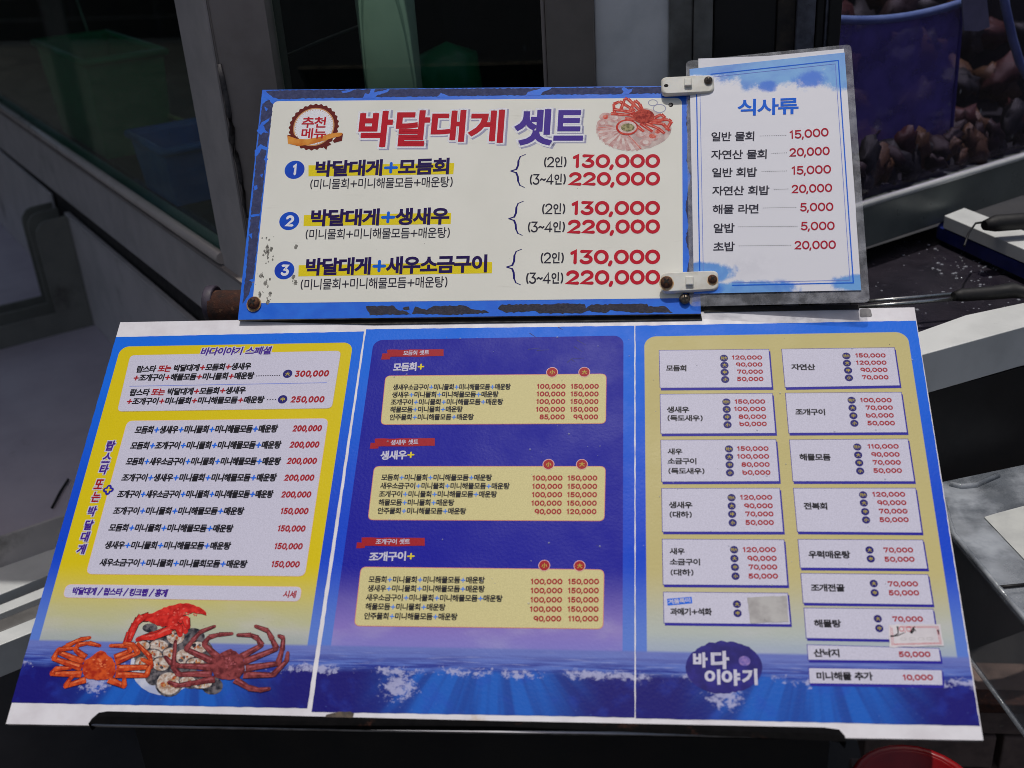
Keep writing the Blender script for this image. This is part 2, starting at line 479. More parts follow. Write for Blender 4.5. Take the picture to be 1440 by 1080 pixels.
class Plane:
    """a flat board: local x right, y up, z towards the reader"""
    def __init__(s, R, t):
        M = Matrix(R) @ Matrix(((1, 0, 0), (0, -1, 0), (0, 0, -1)))
        s.M = Matrix.Translation(Vector(t)) @ M.to_4x4(); s.I = s.M.inverted()
        s.n = (M @ Vector((0, 0, 1))).normalized(); s.t = Vector(t)
    def p(s, u, v, h=0.0):
        q = s.I @ onplane(u, v, s.t + s.n * h, s.n)
        return (q.x, q.y)
    def pts(s, L, h=0.0): return [s.p(u, v, h) for u, v in L]

LAYER = 0.00013
def write(mb, pl, segs, L, R, h, wt=.13, layer=2, shear=0.0, soft=False, gap=.12, grow=0.0, dxy=(0, 0), only=None, cap=4):
    """one line of lettering between bottom-left L and bottom-right R (survey points), letter height h"""
    A = Vector(pl.p(*L)); B = Vector(pl.p(*R)); mid = ((L[0] + R[0]) / 2, (L[1] + R[1]) / 2)
    H = (Vector(pl.p(*mid)) - Vector(pl.p(mid[0], mid[1] - h))).length
    ex = (B - A); Wd = ex.length; ex = ex / Wd; ey = Vector((-ex.y, ex.x))
    wd = wt * H
    x = 0.0; items = []
    for txt, m in segs:
        for ch in txt:
            if ch in DIG and ord(ch) < 0x3000: aw, st = glyph(ch, soft)
            else:
                st = ems(ch); aw = st[3]
                if len(segs) == 1 and len(txt) == 1:
                    xs = [p[0] for p in st[0]]; ys = [p[1] for p in st[0]]; a0, a1, b0, b1 = min(xs), max(xs), min(ys), max(ys)
                    st = ([((p[0] - a0) / (a1 - a0), (p[1] - b0) / (b1 - b0)) for p in st[0]], st[1], st[2], 1.0); aw = 1.0
            items.append([x, st, m, ch, 0.0]); x += aw
    oc = [it for it in items if isinstance(it[1], tuple)]
    ins = wd / 2
    if oc:
        ys = [p[1] for it in oc for p in it[1][0]]; yb0, yb1 = min(ys), max(ys)
        for it in oc:
            st = it[1]; it[1] = ([(p[0], (p[1] - yb0) / (yb1 - yb0)) for p in st[0]],) + tuple(st[1:])
        if len(oc) == len([it for it in items if it[3] != ' ']): ins = max(wt - .088, 0) * H / 2
    fx = 0.0
    for i in range(1, len(items)):
        k0, k1 = (isinstance(items[j][1], tuple) for j in (i - 1, i))
        c0, c1 = items[i - 1][3], items[i][3]
        if ' ' in (c0, c1): g = .04 * H
        elif k0 and k1: g = .035 * H
        elif k0 or k1: g = .5 * wd + .05 * H
        else: g = wd + (gap - .07) * H
        if c1 == ',': g = wd * .7
        fx += g; items[i][4] = fx
    tot = max(x, 1e-3)
    sx = (Wd - 2 * ins - fx - abs(shear) * H) / tot; sy = (H - wd); io = max(wt - .088, 0) * H / 2; so = H - 2 * io
    z = layer * LAYER
    for x0, st, m, ch, gx in items:
        if only and not only(m): continue
        if isinstance(st, tuple):
            def T(p):
                q = A + ex * (ins + gx + (x0 + p[0]) * sx + shear * p[1] * H + dxy[0] * H) + ey * (io + p[1] * so + dxy[1] * H); return (q.x, q.y)
            vv = [T(p) for p in st[0]]
            mb.add([(p[0], p[1], z) for p in vv], [f if True else f for f in st[1]], m); z += 2e-6
            rw = (wt - .088) * H + grow * H * 2
            if rw > .012 * H:
                for L_ in st[2]:
                    lp = [vv[i] for i in L_]
                    ribbon(mb, lp, rw, z, m, 0)
                    if rw > .05 * H:
                        for i_ in range(len(lp) - 1):
                            a_, b_, c_ = lp[i_ - 1] if i_ else lp[-2], lp[i_], lp[i_ + 1]
                            u1 = (b_[0] - a_[0], b_[1] - a_[1]); u2 = (c_[0] - b_[0], c_[1] - b_[1])
                            cr = u1[0] * u2[1] - u1[1] * u2[0]; dt = u1[0] * u2[0] + u1[1] * u2[1]
                            if abs(math.atan2(cr, dt)) > .5: disc(mb, b_, rw / 2, rw / 2, z + 1e-6, m, 12)
                    z += 2e-6
            continue
        ww = wd
        for s in st:
            P = []
            for px, py in s:
                X_ = ins + gx + (x0 + px) * sx + shear * py * H; Y_ = wd / 2 + py * sy
                q = A + ex * (X_ + dxy[0] * H) + ey * (Y_ + dxy[1] * H); P.append((q.x, q.y))
            ribbon(mb, P, ww + grow * H * 2, z, m, cap); z += 2e-6
    return H
def disc(mb, c, rx, ry, z, m, n=20, a0=0.0):
    mb.flat([(c[0] + rx * math.cos(a0 + 2 * math.pi * k / n), c[1] + ry * math.sin(a0 + 2 * math.pi * k / n)) for k in range(n)], z, m)
def rrect(P, r, n=5):
    """quad P (TL,TR,BR,BL) with rounded corners, in plane units"""
    out = []; k = len(P)
    for i in range(k):
        p = Vector(P[i]); a = (Vector(P[i - 1]) - p).normalized(); b = (Vector(P[(i + 1) % k]) - p).normalized()
        for j in range(n + 1):
            t = j / n
            q = (p + a * r) * (1 - t) ** 2 + p * 2 * t * (1 - t) + (p + b * r) * t ** 2
            out.append((q.x, q.y))
    return out
def ragged(P, amp, step, seed=0):
    """polygon with torn edges"""
    rr = random.Random(seed); out = []
    for i in range(len(P)):
        a = Vector(P[i]); b = Vector(P[(i + 1) % len(P)]); d = b - a; n = max(1, int(d.length / step))
        nn = Vector((-d.y, d.x)).normalized() if d.length > 0 else Vector((0, 0))
        for k in range(n):
            q = a + d * (k / n) + (nn * rr.uniform(-amp, amp) if k else Vector((0, 0))); out.append((q.x, q.y))
    return out
def taper(mb, pts, w0, w1, z, m):
    n = len(pts); L, R = [], []
    for i, p in enumerate(pts):
        a = Vector(pts[max(i - 1, 0)]); b = Vector(pts[min(i + 1, n - 1)]); d = (b - a).normalized(); nn = Vector((-d.y, d.x))
        h = (w0 + (w1 - w0) * i / (n - 1)) / 2
        L.append((p[0] + nn.x * h, p[1] + nn.y * h, z)); R.append((p[0] - nn.x * h, p[1] - nn.y * h, z))
    mb.add(R + L, [(i, i + 1, n + i + 1, n + i) for i in range(n - 1)], m)
# ---------------------------------------------------------------- boards: planes
def push(t, k=1.0050): return CAM + (Vector(t) - CAM) * k      # upper boards rest just proud of the large board's rim
MAIN = Plane(((0.99997129, 0.0041616, 0.00633190), (0.0, -0.83566681, 0.54923673), (0.00757706, -0.54922096, -0.83564282)), (-0.45086102, 0.17549003, 1.01192637))
UPPER = Plane(((0.99984729, -0.01568617, 0.00770319), (-0.01609863, -0.65525521, 0.75523602), (-0.00679921, -0.7552447, -0.65540767)), push((-0.29689044, 0.3679364, 1.24574423)))
CARD = Plane(((0.99654283, 0.00462590, 0.08295178), (-0.05960899, -0.65568398, 0.75267874), (0.05787197, -0.75502127, -0.65314142)), push((0.21144645, 0.36442917, 1.25676604), 1.0064))

# inks
I_WHITE = ink('print_white', (198, 196, 214))
I_CREAM = ink('print_box_cream', (206, 196, 140))
I_DARK = ink('print_black', (14, 11, 26))
I_GREY = ink('print_charcoal', (46, 44, 58))
I_RED = ink('print_red', (160, 0, 24))
I_BLUE = ink('print_blue', (10, 100, 220))
I_SKY = ink('print_light_blue', (70, 130, 226))
I_NAVY = ink('print_navy', (34, 26, 150))
I_INDIGO = ink('print_indigo', (22, 14, 108))
I_VIOLET = ink('print_violet', (62, 20, 140))
I_YEL = ink('print_yellow', (224, 204, 20))
I_GOLD = ink('print_gold', (184, 166, 60))
I_PINK = ink('print_badge_edge', (232, 186, 180))
I_ORANGE = ink('print_orange', (226, 110, 30), (246, 160, 66), 120)
I_LINE = ink('print_rule', (110, 130, 214))
M_FOAM = worn('white_foam_board', (228, 226, 232), (214, 210, 216), 0.5, 30, dirt=(186, 156, 112), dlo=.60, dhi=.78, dscale=14, bmp=.05)
M_EDGE = worn('board_edge', (190, 186, 184), (120, 112, 104), 0.7, 60)

# ---------------------------------------------------------------- 1. main menu board
board = empty('menu_board', MAIN.M, 'large white framed menu board of three blue, yellow and beige printed sheets leaning below', 'menu board')
mb = MB()
P = MAIN.pts([(169, 453), (1286, 432), (1383, 1041), (8, 1018)])
z1, z0 = -2 * LAYER, -0.006
mb.flat(P, z1, M_FOAM)
n = 4
mb.add([(p[0], p[1], z1) for p in P] + [(p[0], p[1], z0) for p in P], [(i, 4 + i, 4 + (i + 1) % n, (i + 1) % n) for i in range(n)] + [(7, 6, 5, 4)], M_EDGE)
mb.build('backing_board', board, fix=True)

yh = MAIN.p(640, 911)[1] * 1000
def lx(pt): return MAIN.p(*pt)[0] * 1000
def ly(pt): return MAIN.p(*pt)[1] * 1000
sheets = []
for quad, l, r, tp, rad, inn, inl in (
    ([(163, 474), (512, 466), (432, 996), (16, 988)], (144, 580), (481.7, 580), (330, 484.5), 11, (222, 200, 6), (186, 190, 160)),
    ([(515, 463), (892, 458), (892.3, 1009), (438, 1001)], (508.5, 600), (876.4, 600), (700, 475), 11, (8, 10, 158), (142, 124, 200)),
    ([(893.6, 458), (1288, 451), (1378, 1021), (894, 1010)], (907.5, 650), (1304, 650), (1090, 470), 13, (200, 188, 128), (182, 192, 190))):
    Q = MAIN.pts(quad)
    sm = sheet_mat('printed_sheet', lx(l), lx(r), ly(tp), rad, inn, inl, (Q[0][0] + Q[3][0]) * 500, (Q[1][0] + Q[2][0]) * 500, yh)
    mb = MB()
    Qr = ragged(Q, 0.00025, 0.006, len(sheets))
    mb.flat(Qr, 0.0, sm)
    k = len(Qr)
    mb.add([(p[0], p[1], 0) for p in Qr] + [(p[0], p[1], -1.6 * LAYER) for p in Qr], [(i, k + i, k + (i + 1) % k, (i + 1) % k) for i in range(k)], M_EDGE)
    sheets.append(mb.build('menu_sheet', board))
S1, S2, S3 = sheets
tag(S1, 'yellow menu sheet with crabs and lobster printed at its foot'); tag(S2, 'purple blue menu sheet with three cream boxes'); tag(S3, 'beige menu sheet with rows of white price boxes')

def line(parent, name, segs, L, R, h, pl=MAIN, **k):
    m = MB(); write(m, pl, segs, L, R, h, **k); return m.build(name, parent)
def plate(parent, name, quad, r, m, layer=1, pl=MAIN, edge=None, ew=0.0006):
    b = MB(); Q = pl.pts(quad)
    if edge:
        b.flat(rrect(Q, r), layer * LAYER, edge)
        c = Vector((sum(q[0] for q in Q) / 4, sum(q[1] for q in Q) / 4))
        Q2 = []
        for q in Q:
            d = c - Vector(q); Q2.append((q[0] + math.copysign(ew, d.x), q[1] + math.copysign(ew, d.y)))
        b.flat(rrect(Q2, max(r - ew, 1e-4)), (layer + .5) * LAYER, m)
    else: b.flat(rrect(Q, r), layer * LAYER, m)
    return b.build(name, parent)
def dots(parent, L, R, m, r=.00055, step=.0024, pl=MAIN, layer=2):
    b = MB(); A = Vector(pl.p(*L)); B = Vector(pl.p(*R)); n = int((B - A).length / step)
    for i in range(n + 1):
        q = A.lerp(B, i / n); b.flat([(q.x - r * 1.3, q.y - r), (q.x + r * 1.3, q.y - r), (q.x + r * 1.3, q.y + r), (q.x - r * 1.3, q.y + r)], layer * LAYER, m)
    return b.build('dotted_leader', parent)
def mm(px, at, pl=MAIN):
    return abs(pl.p(at[0] + px, at[1])[0] - pl.p(*at)[0])
def badge(parent, ch, c, r, disc_m, ink_m, edge_m=None, pl=MAIN, layer=2):
    b = MB(); q = pl.p(*c); R = mm(r, c, pl); z = layer * LAYER
    if edge_m: disc(b, q, R * 1.12, R * 1.12, z, edge_m); z += LAYER * .5
    disc(b, q, R, R, z, disc_m)
    k = .44; nn = len(ch)
    for i, cc in enumerate(ch):
        wdt = R * (k if nn == 1 else .74) * 2 / nn; vs, fs, lp, ew_ = ems(cc)
        x_0 = q[0] - wdt * nn / 2 + i * wdt
        vv = [(x_0 + p[0] / ew_ * wdt, q[1] - R * k + p[1] * R * k * 2) for p in vs]
        b.add([(p[0], p[1], z + LAYER * .6) for p in vv], fs, ink_m)
        for L_ in lp: ribbon(b, [vv[j] for j in L_], R * (.06 if nn == 1 else .02), z + LAYER * .62, ink_m, 0)
    return b.build('size_badge', parent)
def split(s, base, plus):
    out = []; cur = ''
    for ch in s:
        if ch == '+':
            if cur: out.append((cur, base)); cur = ''
            out.append(('+', plus))
        else: cur += ch
    if cur: out.append((cur, base))
    return out

# ---- sheet one
plate(S1, 'price_panel', [(183, 499.5), (480, 493), (467, 574.5), (164.5, 579)], .006, I_WHITE, 1, edge=ink('panel_rim', (200, 176, 120)), ew=.0004)
plate(S1, 'price_panel', [(178.9, 591.7), (462, 588.3), (428.9, 810.7), (120.6, 807.5)], .007, I_WHITE, 1, edge=I_PINK, ew=.0004)
plate(S1, 'price_panel', [(93, 821.6), (424.8, 825), (422, 846), (88, 840.5)], .006, I_WHITE, 1, edge=I_PINK, ew=.0004)
def outlined(parent, name, segs, L, R, h, wt, grow, out_m, **k):
    m = MB(); write(m, k.get('pl', MAIN), [(t, out_m) for t, _ in segs], L, R, h, wt=wt, grow=grow, **{**k, 'layer': k.get('layer', 2) - .9})
    write(m, k.get('pl', MAIN), segs, L, R, h, wt=wt, **k); return m.build(name, parent)
outlined(S1, 'sheet_title', [('바다이야기 스페셜', I_VIOLET)], (280.5, 500.3), (382, 498.5), 11, .15, .10, I_WHITE, shear=.12)
T = 'menu_line'
SH = .07
line(S1, T, [('랍스타 ', I_DARK), ('또는', I_RED), (' ', I_DARK)] + split('박달대게+모듬회+생새우', I_DARK, I_RED), (190, 524.5), (353.7, 519.8), 9.8, shear=SH, wt=.172)
line(S1, T, split('+조개구이+해물모듬+미니물회+매운탕', I_DARK, I_RED), (186.3, 536.6), (357.5, 533.4), 10, shear=SH, wt=.172)
dots(S1, (361, 528.8), (393, 528.0), I_GREY)
badge(S1, '大', (404.5, 525.8), 6.6, I_INDIGO, I_GOLD)
line(S1, 'price', [('300,000', I_RED)], (413.8, 530.4), (462.5, 529.6), 9.0, shear=SH, wt=.225)
b = MB(); ribbon(b, MAIN.pts([(182.5, 543.3), (459.5, 538.3)]), .0007, 2 * LAYER, I_LINE); b.build('divider_rule', S1)
line(S1, T, [('랍스타 ', I_DARK), ('또는', I_RED), (' ', I_DARK)] + split('박달대게+모듬회+생새우', I_DARK, I_RED), (180.5, 557.3), (346, 553.7), 10, shear=SH, wt=.172)
line(S1, T, split('+조개구이+미니물회+미니해물모듬+매운탕', I_DARK, I_RED), (176.8, 569.7), (371.8, 567.2), 10, shear=SH, wt=.172)
dots(S1, (376.3, 562.2), (387.5, 561.9), I_GREY)
badge(S1, '中', (397.5, 561.7), 6.6, I_INDIGO, I_GOLD)
line(S1, 'price', [('250,000', I_RED)], (408, 566.4), (456, 566.2), 9.0, shear=SH, wt=.225)
M4 = '미니물회+미니해물모듬+매운탕'
for s, L, R, p, pL, pR in (
    ('모듬회+생새우+' + M4, (188, 610.3), (390.8, 608.5), '200,000', (410.8, 607.2), (452.5, 606.8)),
    ('모듬회+조개구이+' + M4, (181.7, 632.4), (395.5, 631.2), '200,000', (406.7, 630), (448.9, 629.8)),
    ('모듬회+새우소금구이+' + M4, (175.5, 654.6), (395, 654.3), '200,000', (402.8, 652.8), (445.5, 652.8)),
    ('조개구이+생새우+' + M4, (169.4, 677.3), (389.2, 677.3), '200,000', (398.9, 676.4), (441.7, 676.4)),
    ('조개구이+새우소금구이+' + M4, (163.3, 700.5), (384.4, 700.6), '200,000', (394.7, 700), (437.5, 700)),
    ('조개구이+' + M4, (157.5, 723.9), (343.3, 724.4), '150,000', (393.6, 723.3), (433.6, 723.4)),
    ('모듬회+' + M4, (151.3, 747.6), (327.9, 749), '150,000', (389.6, 747.7), (429.4, 748)),
    ('생새우+' + M4, (145.3, 772), (324.6, 773.4), '150,000', (385, 772.6), (425.4, 773)),
    ('새우소금구이+미니물회+미니물회모듬+매운탕', (138.3, 796.4), (347.6, 799), '150,000', (380.7, 797.8), (421.3, 798.3))):
    line(S1, T, split(s, I_DARK, I_BLUE), L, R, 11, shear=SH, wt=.172)
    line(S1, 'price', [(p, I_RED)], pL, pR, 9.0, shear=SH, wt=.225, gap=.08)
b = MB()
for ch, c, m in (('랍', (153.9, 627), I_VIOLET), ('스', (148.9, 644), I_VIOLET), ('타', (144.7, 660), I_VIOLET), ('또', (137.8, 681), I_RED), ('는', (133.6, 699), I_RED),
                 ('박', (128, 719), I_VIOLET), ('달', (123.4, 738.4), I_VIOLET), ('대', (118.2, 754.7), I_VIOLET), ('게', (113.3, 772.3), I_VIOLET)):
    for mt, g, ly_ in ((I_WHITE, .10, 1), (m, 0, 2)):
        write(b, MAIN, [(ch, mt)], (c[0] - 6.6, c[1] + 7), (c[0] + 6, c[1] + 7), 13.5, wt=.16, grow=g, layer=ly_, shear=.08)
b.build('side_heading', S1)
b = MB(); q = MAIN.p(152.5, 689); a = mm(5.4, (152, 689))
for m, w_, l_, z_ in ((I_NAVY, a * 1.35, .75, 2), (I_YEL, a * .42, .62, 3)):
    for s in (((-l_, 0), (l_, 0)), ((0, -l_), (0, l_))):
        ribbon(b, [(q[0] + x_ * a, q[1] + y_ * a) for x_, y_ in s], w_, z_ * LAYER + (1e-6 if s[0][0] else 0), m, 6)
b.build('plus_emblem', S1)
line(S1, T, [('박달대게 / 랍스타 / 킹크랩 / 홍게', I_VIOLET)], (99.3, 836.3), (235.8, 839.7), 10.8, shear=SH, wt=.172)
line(S1, 'price', [('시세', I_RED)], (397.2, 841), (416.7, 841.4), 10.5, shear=SH, wt=.15)

# seafood pictures printed at the foot of sheet one
K_ORANGE = ink('print_crab_orange', (168, 36, 10), (216, 84, 30), 150)
K_ORANGE2 = ink('print_crab_orange_light', (236, 130, 80), (200, 70, 26), 200)
K_MAROON = ink('print_crab_maroon', (92, 26, 32), (150, 66, 68), 170)
K_MAROON2 = ink('print_crab_maroon_light', (176, 92, 98), (130, 48, 52), 200)
K_LOB = ink('print_lobster_red', (176, 12, 10), (228, 50, 40), 130)
K_LOB2 = ink('print_lobster_glint', (236, 110, 96), (206, 40, 36), 200)
K_SHELL = ink('print_shell_dark', (28, 30, 42), (116, 110, 114), 160)
K_FLESH = ink('print_oyster', (216, 208, 200), (160, 124, 100), 260)
K_SAUCE = ink('print_sauce', (170, 50, 24), (196, 150, 90), 420)
K_PLATE = ink('print_plate', (206, 208, 222), (168, 176, 206), 40)
K_DARKLEG = ink('print_leg_shade', (58, 10, 10), (84, 20, 14), 200)
def zp(x, y): return (x / 3.2, 830 + y / 3.2)
def critter(name, body, legs, m, m2, lw, base):
    b = MB(); z = base * LAYER
    for L in legs:
        Lp = [MAIN.p(*zp(*q)) for q in L]
        for i in range(len(Lp) - 1):
            f = 1 - i / len(Lp)
            a, c = Vector(Lp[i]), Vector(Lp[i + 1]); mid = a.lerp(c, .5)
            w0 = lw * (0.55 + .65 * f)
            taper(b, [a, a.lerp(c, .25), mid, a.lerp(c, .8), c], w0 * 1.16, w0 * .76, z, K_DARKLEG); z += 3e-6
            taper(b, [a, a.lerp(c, .25), mid, a.lerp(c, .8), c], w0, w0 * .62, z, m); z += 3e-6
            taper(b, [a.lerp(c, .08) + Vector((0, w0 * .15)), mid + Vector((0, w0 * .16)), a.lerp(c, .9) + Vector((0, w0 * .1))], w0 * .28, w0 * .16, z, m2); z += 3e-6
            disc(b, (c.x, c.y), w0 * .36, w0 * .36, z, m, 8); z += 3e-6
    Bp = [MAIN.p(*zp(*q)) for q in body]
    b.flat(ragged(Bp, .0006, .0025, 3), z, m)
    cx = sum(p[0] for p in Bp) / len(Bp); cy = sum(p[1] for p in Bp) / len(Bp); rr = random.Random(len(legs))
    for i in range(26):
        t = rr.uniform(0, 6.28); r_ = rr.uniform(.1, .8)
        q = Vector((cx, cy)) + (Vector(Bp[int(t / 6.283 * len(Bp)) % len(Bp)]) - Vector((cx, cy))) * r_
        disc(b, q, rr.uniform(.0006, .0015), rr.uniform(.0005, .001), z + 4e-6 + i * 1e-6, m2, 7)
    return b.build(name, S1)
b = MB()
def e_(c, rx, ry, n=22, rot=0): return [MAIN.p(*zp(c[0] + rx * math.cos(t) * math.cos(rot) - ry * math.sin(t) * math.sin(rot), c[1] + rx * math.cos(t) * math.sin(rot) + ry * math.sin(t) * math.cos(rot))) for t in [2 * math.pi * k / n for k in range(n)]]
z = 1 * LAYER
b.flat(e_((735, 335), 148, 138), z, K_PLATE); z += 5e-6
rr = random.Random(4)
for c, rx, ry in (((675, 170), 34, 20), ((870, 210), 52, 40), ((690, 385), 38, 44), ((955, 430), 48, 40), ((760, 300), 120, 105), ((640, 280), 40, 60), ((905, 290), 60, 70), ((860, 400), 60, 44), ((800, 240), 60, 60)):
    b.flat(ragged(e_(c, rx, ry), .0008, .004, int(rx)), z, K_SHELL); z += 4e-6
for c, rx, ry in (((715, 250), 42, 26), ((790, 208), 40, 36), ((690, 295), 40, 27), ((768, 285), 34, 26), ((725, 333), 38, 30), ((832, 300), 42, 34), ((760, 420), 54, 50), ((640, 250), 34, 22), ((893, 258), 40, 26), ((908, 420), 46, 22), ((640, 330), 30, 30), ((880, 330), 40, 24), ((845, 408), 36, 20)):
    b.flat(ragged(e_(c, rx * 1.16, ry * 1.2, 18), .0006, .003, int(c[0])), z, K_SHELL); z += 4e-6
    b.flat(ragged(e_(c, rx, ry, 18), .0005, .003, int(c[1])), z, K_FLESH); z += 4e-6
    for k in range(5):
        b.flat(e_((c[0] + rr.uniform(-.5, .5) * rx, c[1] + rr.uniform(-.5, .5) * ry), rx * rr.uniform(.12, .3), ry * rr.uniform(.12, .3), 8, rr.uniform(0, 3)), z, rr.choice((K_SAUCE, K_SAUCE, K_SHELL))); z += 2e-6
b.build('shellfish_print', S1)
critter('crab_print', [(372, 345), (380, 318), (412, 300), (440, 278), (452, 272), (470, 276), (500, 302), (520, 330), (522, 362), (508, 392), (470, 404), (430, 404), (392, 398), (374, 374)],
        [[(385, 305), (340, 268), (350, 246), (400, 238), (450, 250)], [(375, 325), (262, 278), (300, 252), (360, 222), (405, 214)], [(368, 350), (242, 308), (262, 268), (330, 262)], [(368, 378), (234, 376), (250, 354), (318, 350)], [(388, 402), (296, 432), (318, 396), (330, 388)],
         [(515, 305), (588, 272), (580, 250), (498, 250)], [(520, 325), (622, 282), (600, 246), (560, 240)], [(524, 352), (680, 346), (676, 300), (622, 244)], [(520, 380), (660, 384), (680, 330), (640, 312)], [(490, 402), (560, 432), (560, 396)]],
        K_ORANGE, K_ORANGE2, .0054, 2.2)
critter('crab_print', [(952, 350), (960, 318), (985, 290), (1010, 276), (1040, 264), (1064, 276), (1092, 300), (1104, 330), (1100, 366), (1080, 392), (1040, 404), (1000, 402), (966, 388)],
        [[(978, 300), (918, 244), (940, 212), (985, 200), (1045, 196)], [(962, 322), (838, 266), (868, 226), (902, 188), (966, 163)], [(955, 346), (798, 340), (770, 330), (744, 300)], [(955, 376), (806, 380), (780, 350), (790, 230)], [(968, 400), (860, 420), (800, 430), (760, 414)],
         [(1085, 300), (1178, 248), (1160, 216), (1130, 202), (1070, 202)], [(1100, 322), (1245, 264), (1225, 220), (1205, 182), (1150, 162)], [(1106, 352), (1252, 330), (1270, 270), (1276, 215), (1255, 205)], [(1096, 382), (1228, 382), (1290, 320), (1296, 282)], [(1058, 402), (1120, 440), (1170, 450), (1212, 444)]],
        K_MAROON, K_MAROON2, .0052, 2.6)
critter('lobster_print', [(640, 110), (690, 104), (738, 78), (800, 62), (850, 60), (898, 76), (928, 100), (930, 114), (905, 106), (884, 106), (870, 100), (858, 106), (838, 98), (820, 120), (800, 144), (770, 160), (730, 166), (690, 150), (655, 128)],
        [[(668, 120), (626, 128), (606, 160), (584, 190), (560, 246)], [(640, 120), (610, 150), (580, 230)], [(780, 160), (740, 186), (690, 200), (620, 222)], [(770, 176), (700, 208), (640, 214)], [(800, 142), (828, 150), (836, 186)], [(806, 134), (838, 130), (846, 166)], [(780, 156), (806, 168), (812, 200)]],
        K_LOB, K_LOB2, .0075, 3.0)

# ---- sheet two
G3 = [('모듬회', '모듬회 셋트', [(544, 492), (623.8, 491.3), (623.8, 500.8), (546, 502)], [(537.8, 497), (549, 496.6), (548.4, 505.3), (536, 505.6)], (566.9, 500.2), (603.3, 499), 6.8,
       (551.8, 522.8), (596.2, 521.4), 12.2, [(542, 528.3), (853, 525.5), (852.2, 596), (535, 597.5)], (776.4, 523.7), (821.7, 523.5),
       [('생새우소금구이+' + M4, (551.8, 549), (718.4, 548.3), '100,000', 754.8, 795.2, '150,000', 802.4, 842, 547),
        ('생새우+' + M4, (550.4, 559.5), (701.3, 558.9), '100,000', 754.4, 795, '150,000', 802.2, 841.8, 557.7),
        ('조개구이+' + M4, (548.7, 570), (707.8, 569.4), '100,000', 754, 794.8, '150,000', 802, 841.6, 568.3),
        ('해물모듬+미니물회+매운탕', (547.8, 580.5), (650.9, 579.9), '100,000', 753.4, 794.5, '150,000', 801.6, 841.3, 579.3),
        ('안주물회+미니해물모듬+매운탕', (547, 591.3), (666.5, 590.8), '85,000', 758.5, 794.1, '99,000', 806, 841, 590)]),
      ('생새우', '생새우 셋트', [(527, 617), (611.5, 616.2), (611.5, 627), (527.5, 628.2)], [(521.3, 622.8), (533, 622.4), (532, 630.6), (520, 631)], (549.2, 626.2), (588.2, 625), 7.2,
       (534, 647.2), (582.5, 645.6), 12.8, [(526, 655.5), (851.9, 655.5), (850.2, 733), (517, 731.5)], (771.3, 653.2), (818.3, 653.2),
       [('모듬회+' + M4, (535.5, 676), (692.1, 676.3), '100,000', 748.5, 791, '150,000', 798, 840, 676.1),
        ('새우소금구이+' + M4, (534, 687.7), (716.9, 688.3), '100,000', 748.2, 790.8, '150,000', 797.8, 839.8, 687.8),
        ('조개구이+' + M4, (532, 699.4), (699.2, 699.8), '100,000', 747.8, 790.5, '150,000', 797.4, 839.5, 699.5),
        ('해물모듬+미니물회+매운탕', (531.3, 711.3), (638.9, 711.5), '100,000', 747, 790, '150,000', 797, 839.2, 711.5),
        ('안주물회+미니해물모듬+매운탕', (530, 723), (655.7, 723.6), '90,000', 751.4, 789.5, '120,000', 796.6, 838.8, 723.3)]),
      ('조개구이', '조개구이 셋트', [(508.5, 756), (597.4, 756.6), (597.4, 767.7), (509, 768)], [(502, 762.7), (514, 762.7), (513, 770.6), (501, 771)], (528.3, 765.7), (576.4, 765.4), 7.6,
       (518, 789.7), (582.9, 788.4), 13.2, [(507.3, 796.9), (850, 800.7), (848.5, 885), (497.7, 880.6)], (765.4, 795.4), (815, 796),
       [('모듬회+' + M4, (517.5, 819.6), (682, 820.8), '100,000', 746.2, 791, '150,000', 798.7, 842.4, 821.9),
        ('생새우+' + M4, (516, 832.2), (682, 833.3), '100,000', 746, 790.8, '150,000', 798.5, 842.2, 834.6),
        ('새우소금구이+' + M4, (513.7, 845), (707, 846.7), '100,000', 745.6, 790.4, '150,000', 798.2, 842, 847.6),
        ('해물모듬+미니물회+매운탕', (512.9, 857.8), (626.6, 859), '100,000', 745, 790, '150,000', 798, 841.8, 860.7),
        ('안주물회+미니해물모듬+매운탕', (511, 871.2), (643.5, 872.4), '90,000', 750, 789.3, '110,000', 799, 841.6, 874.2)])]
for nm, tg, q1, q2, tL, tR, th, hL, hR, hh, box, b1, b2, rows in G3:
    b = MB(); b.flat(ragged(MAIN.pts(q2), .0003, .004, 1), LAYER, I_RED); b.flat(ragged(MAIN.pts(q1), .0003, .005, 2), 1.6 * LAYER, I_RED)
    write(b, MAIN, [(tg, I_WHITE)], tL, tR, th, wt=.13, layer=2.4); b.build('ribbon_tag', S2)
    line(S2, 'set_title', [(nm, I_WHITE), ('+', I_YEL)], hL, hR, hh, wt=.16)
    plate(S2, 'price_panel', box, .006, I_CREAM, 1, edge=ink('panel_rim_orange', (214, 130, 110)), ew=.0006)
    badge(S2, '小', b1, 7.4, I_RED, I_GOLD, I_PINK, layer=3); badge(S2, '大', b2, 7.4, I_RED, I_GOLD, I_PINK, layer=3)
    for s, L, R, p1, a0, a1, p2, c0, c1, yb in rows:
        line(S2, T, split(s, I_DARK, I_SKY), L, R, 8.6 + (yb - 547) * .004, wt=.148, layer=2.5)
        line(S2, 'price', [(p1, I_RED)], (a0, yb), (a1, yb), 7 + (yb - 547) * .0035, wt=.225, layer=2.5, soft=True)
        line(S2, 'price', [(p2, I_RED)], (c0, yb), (c1, yb), 7 + (yb - 547) * .0035, wt=.225, layer=2.5, soft=True)

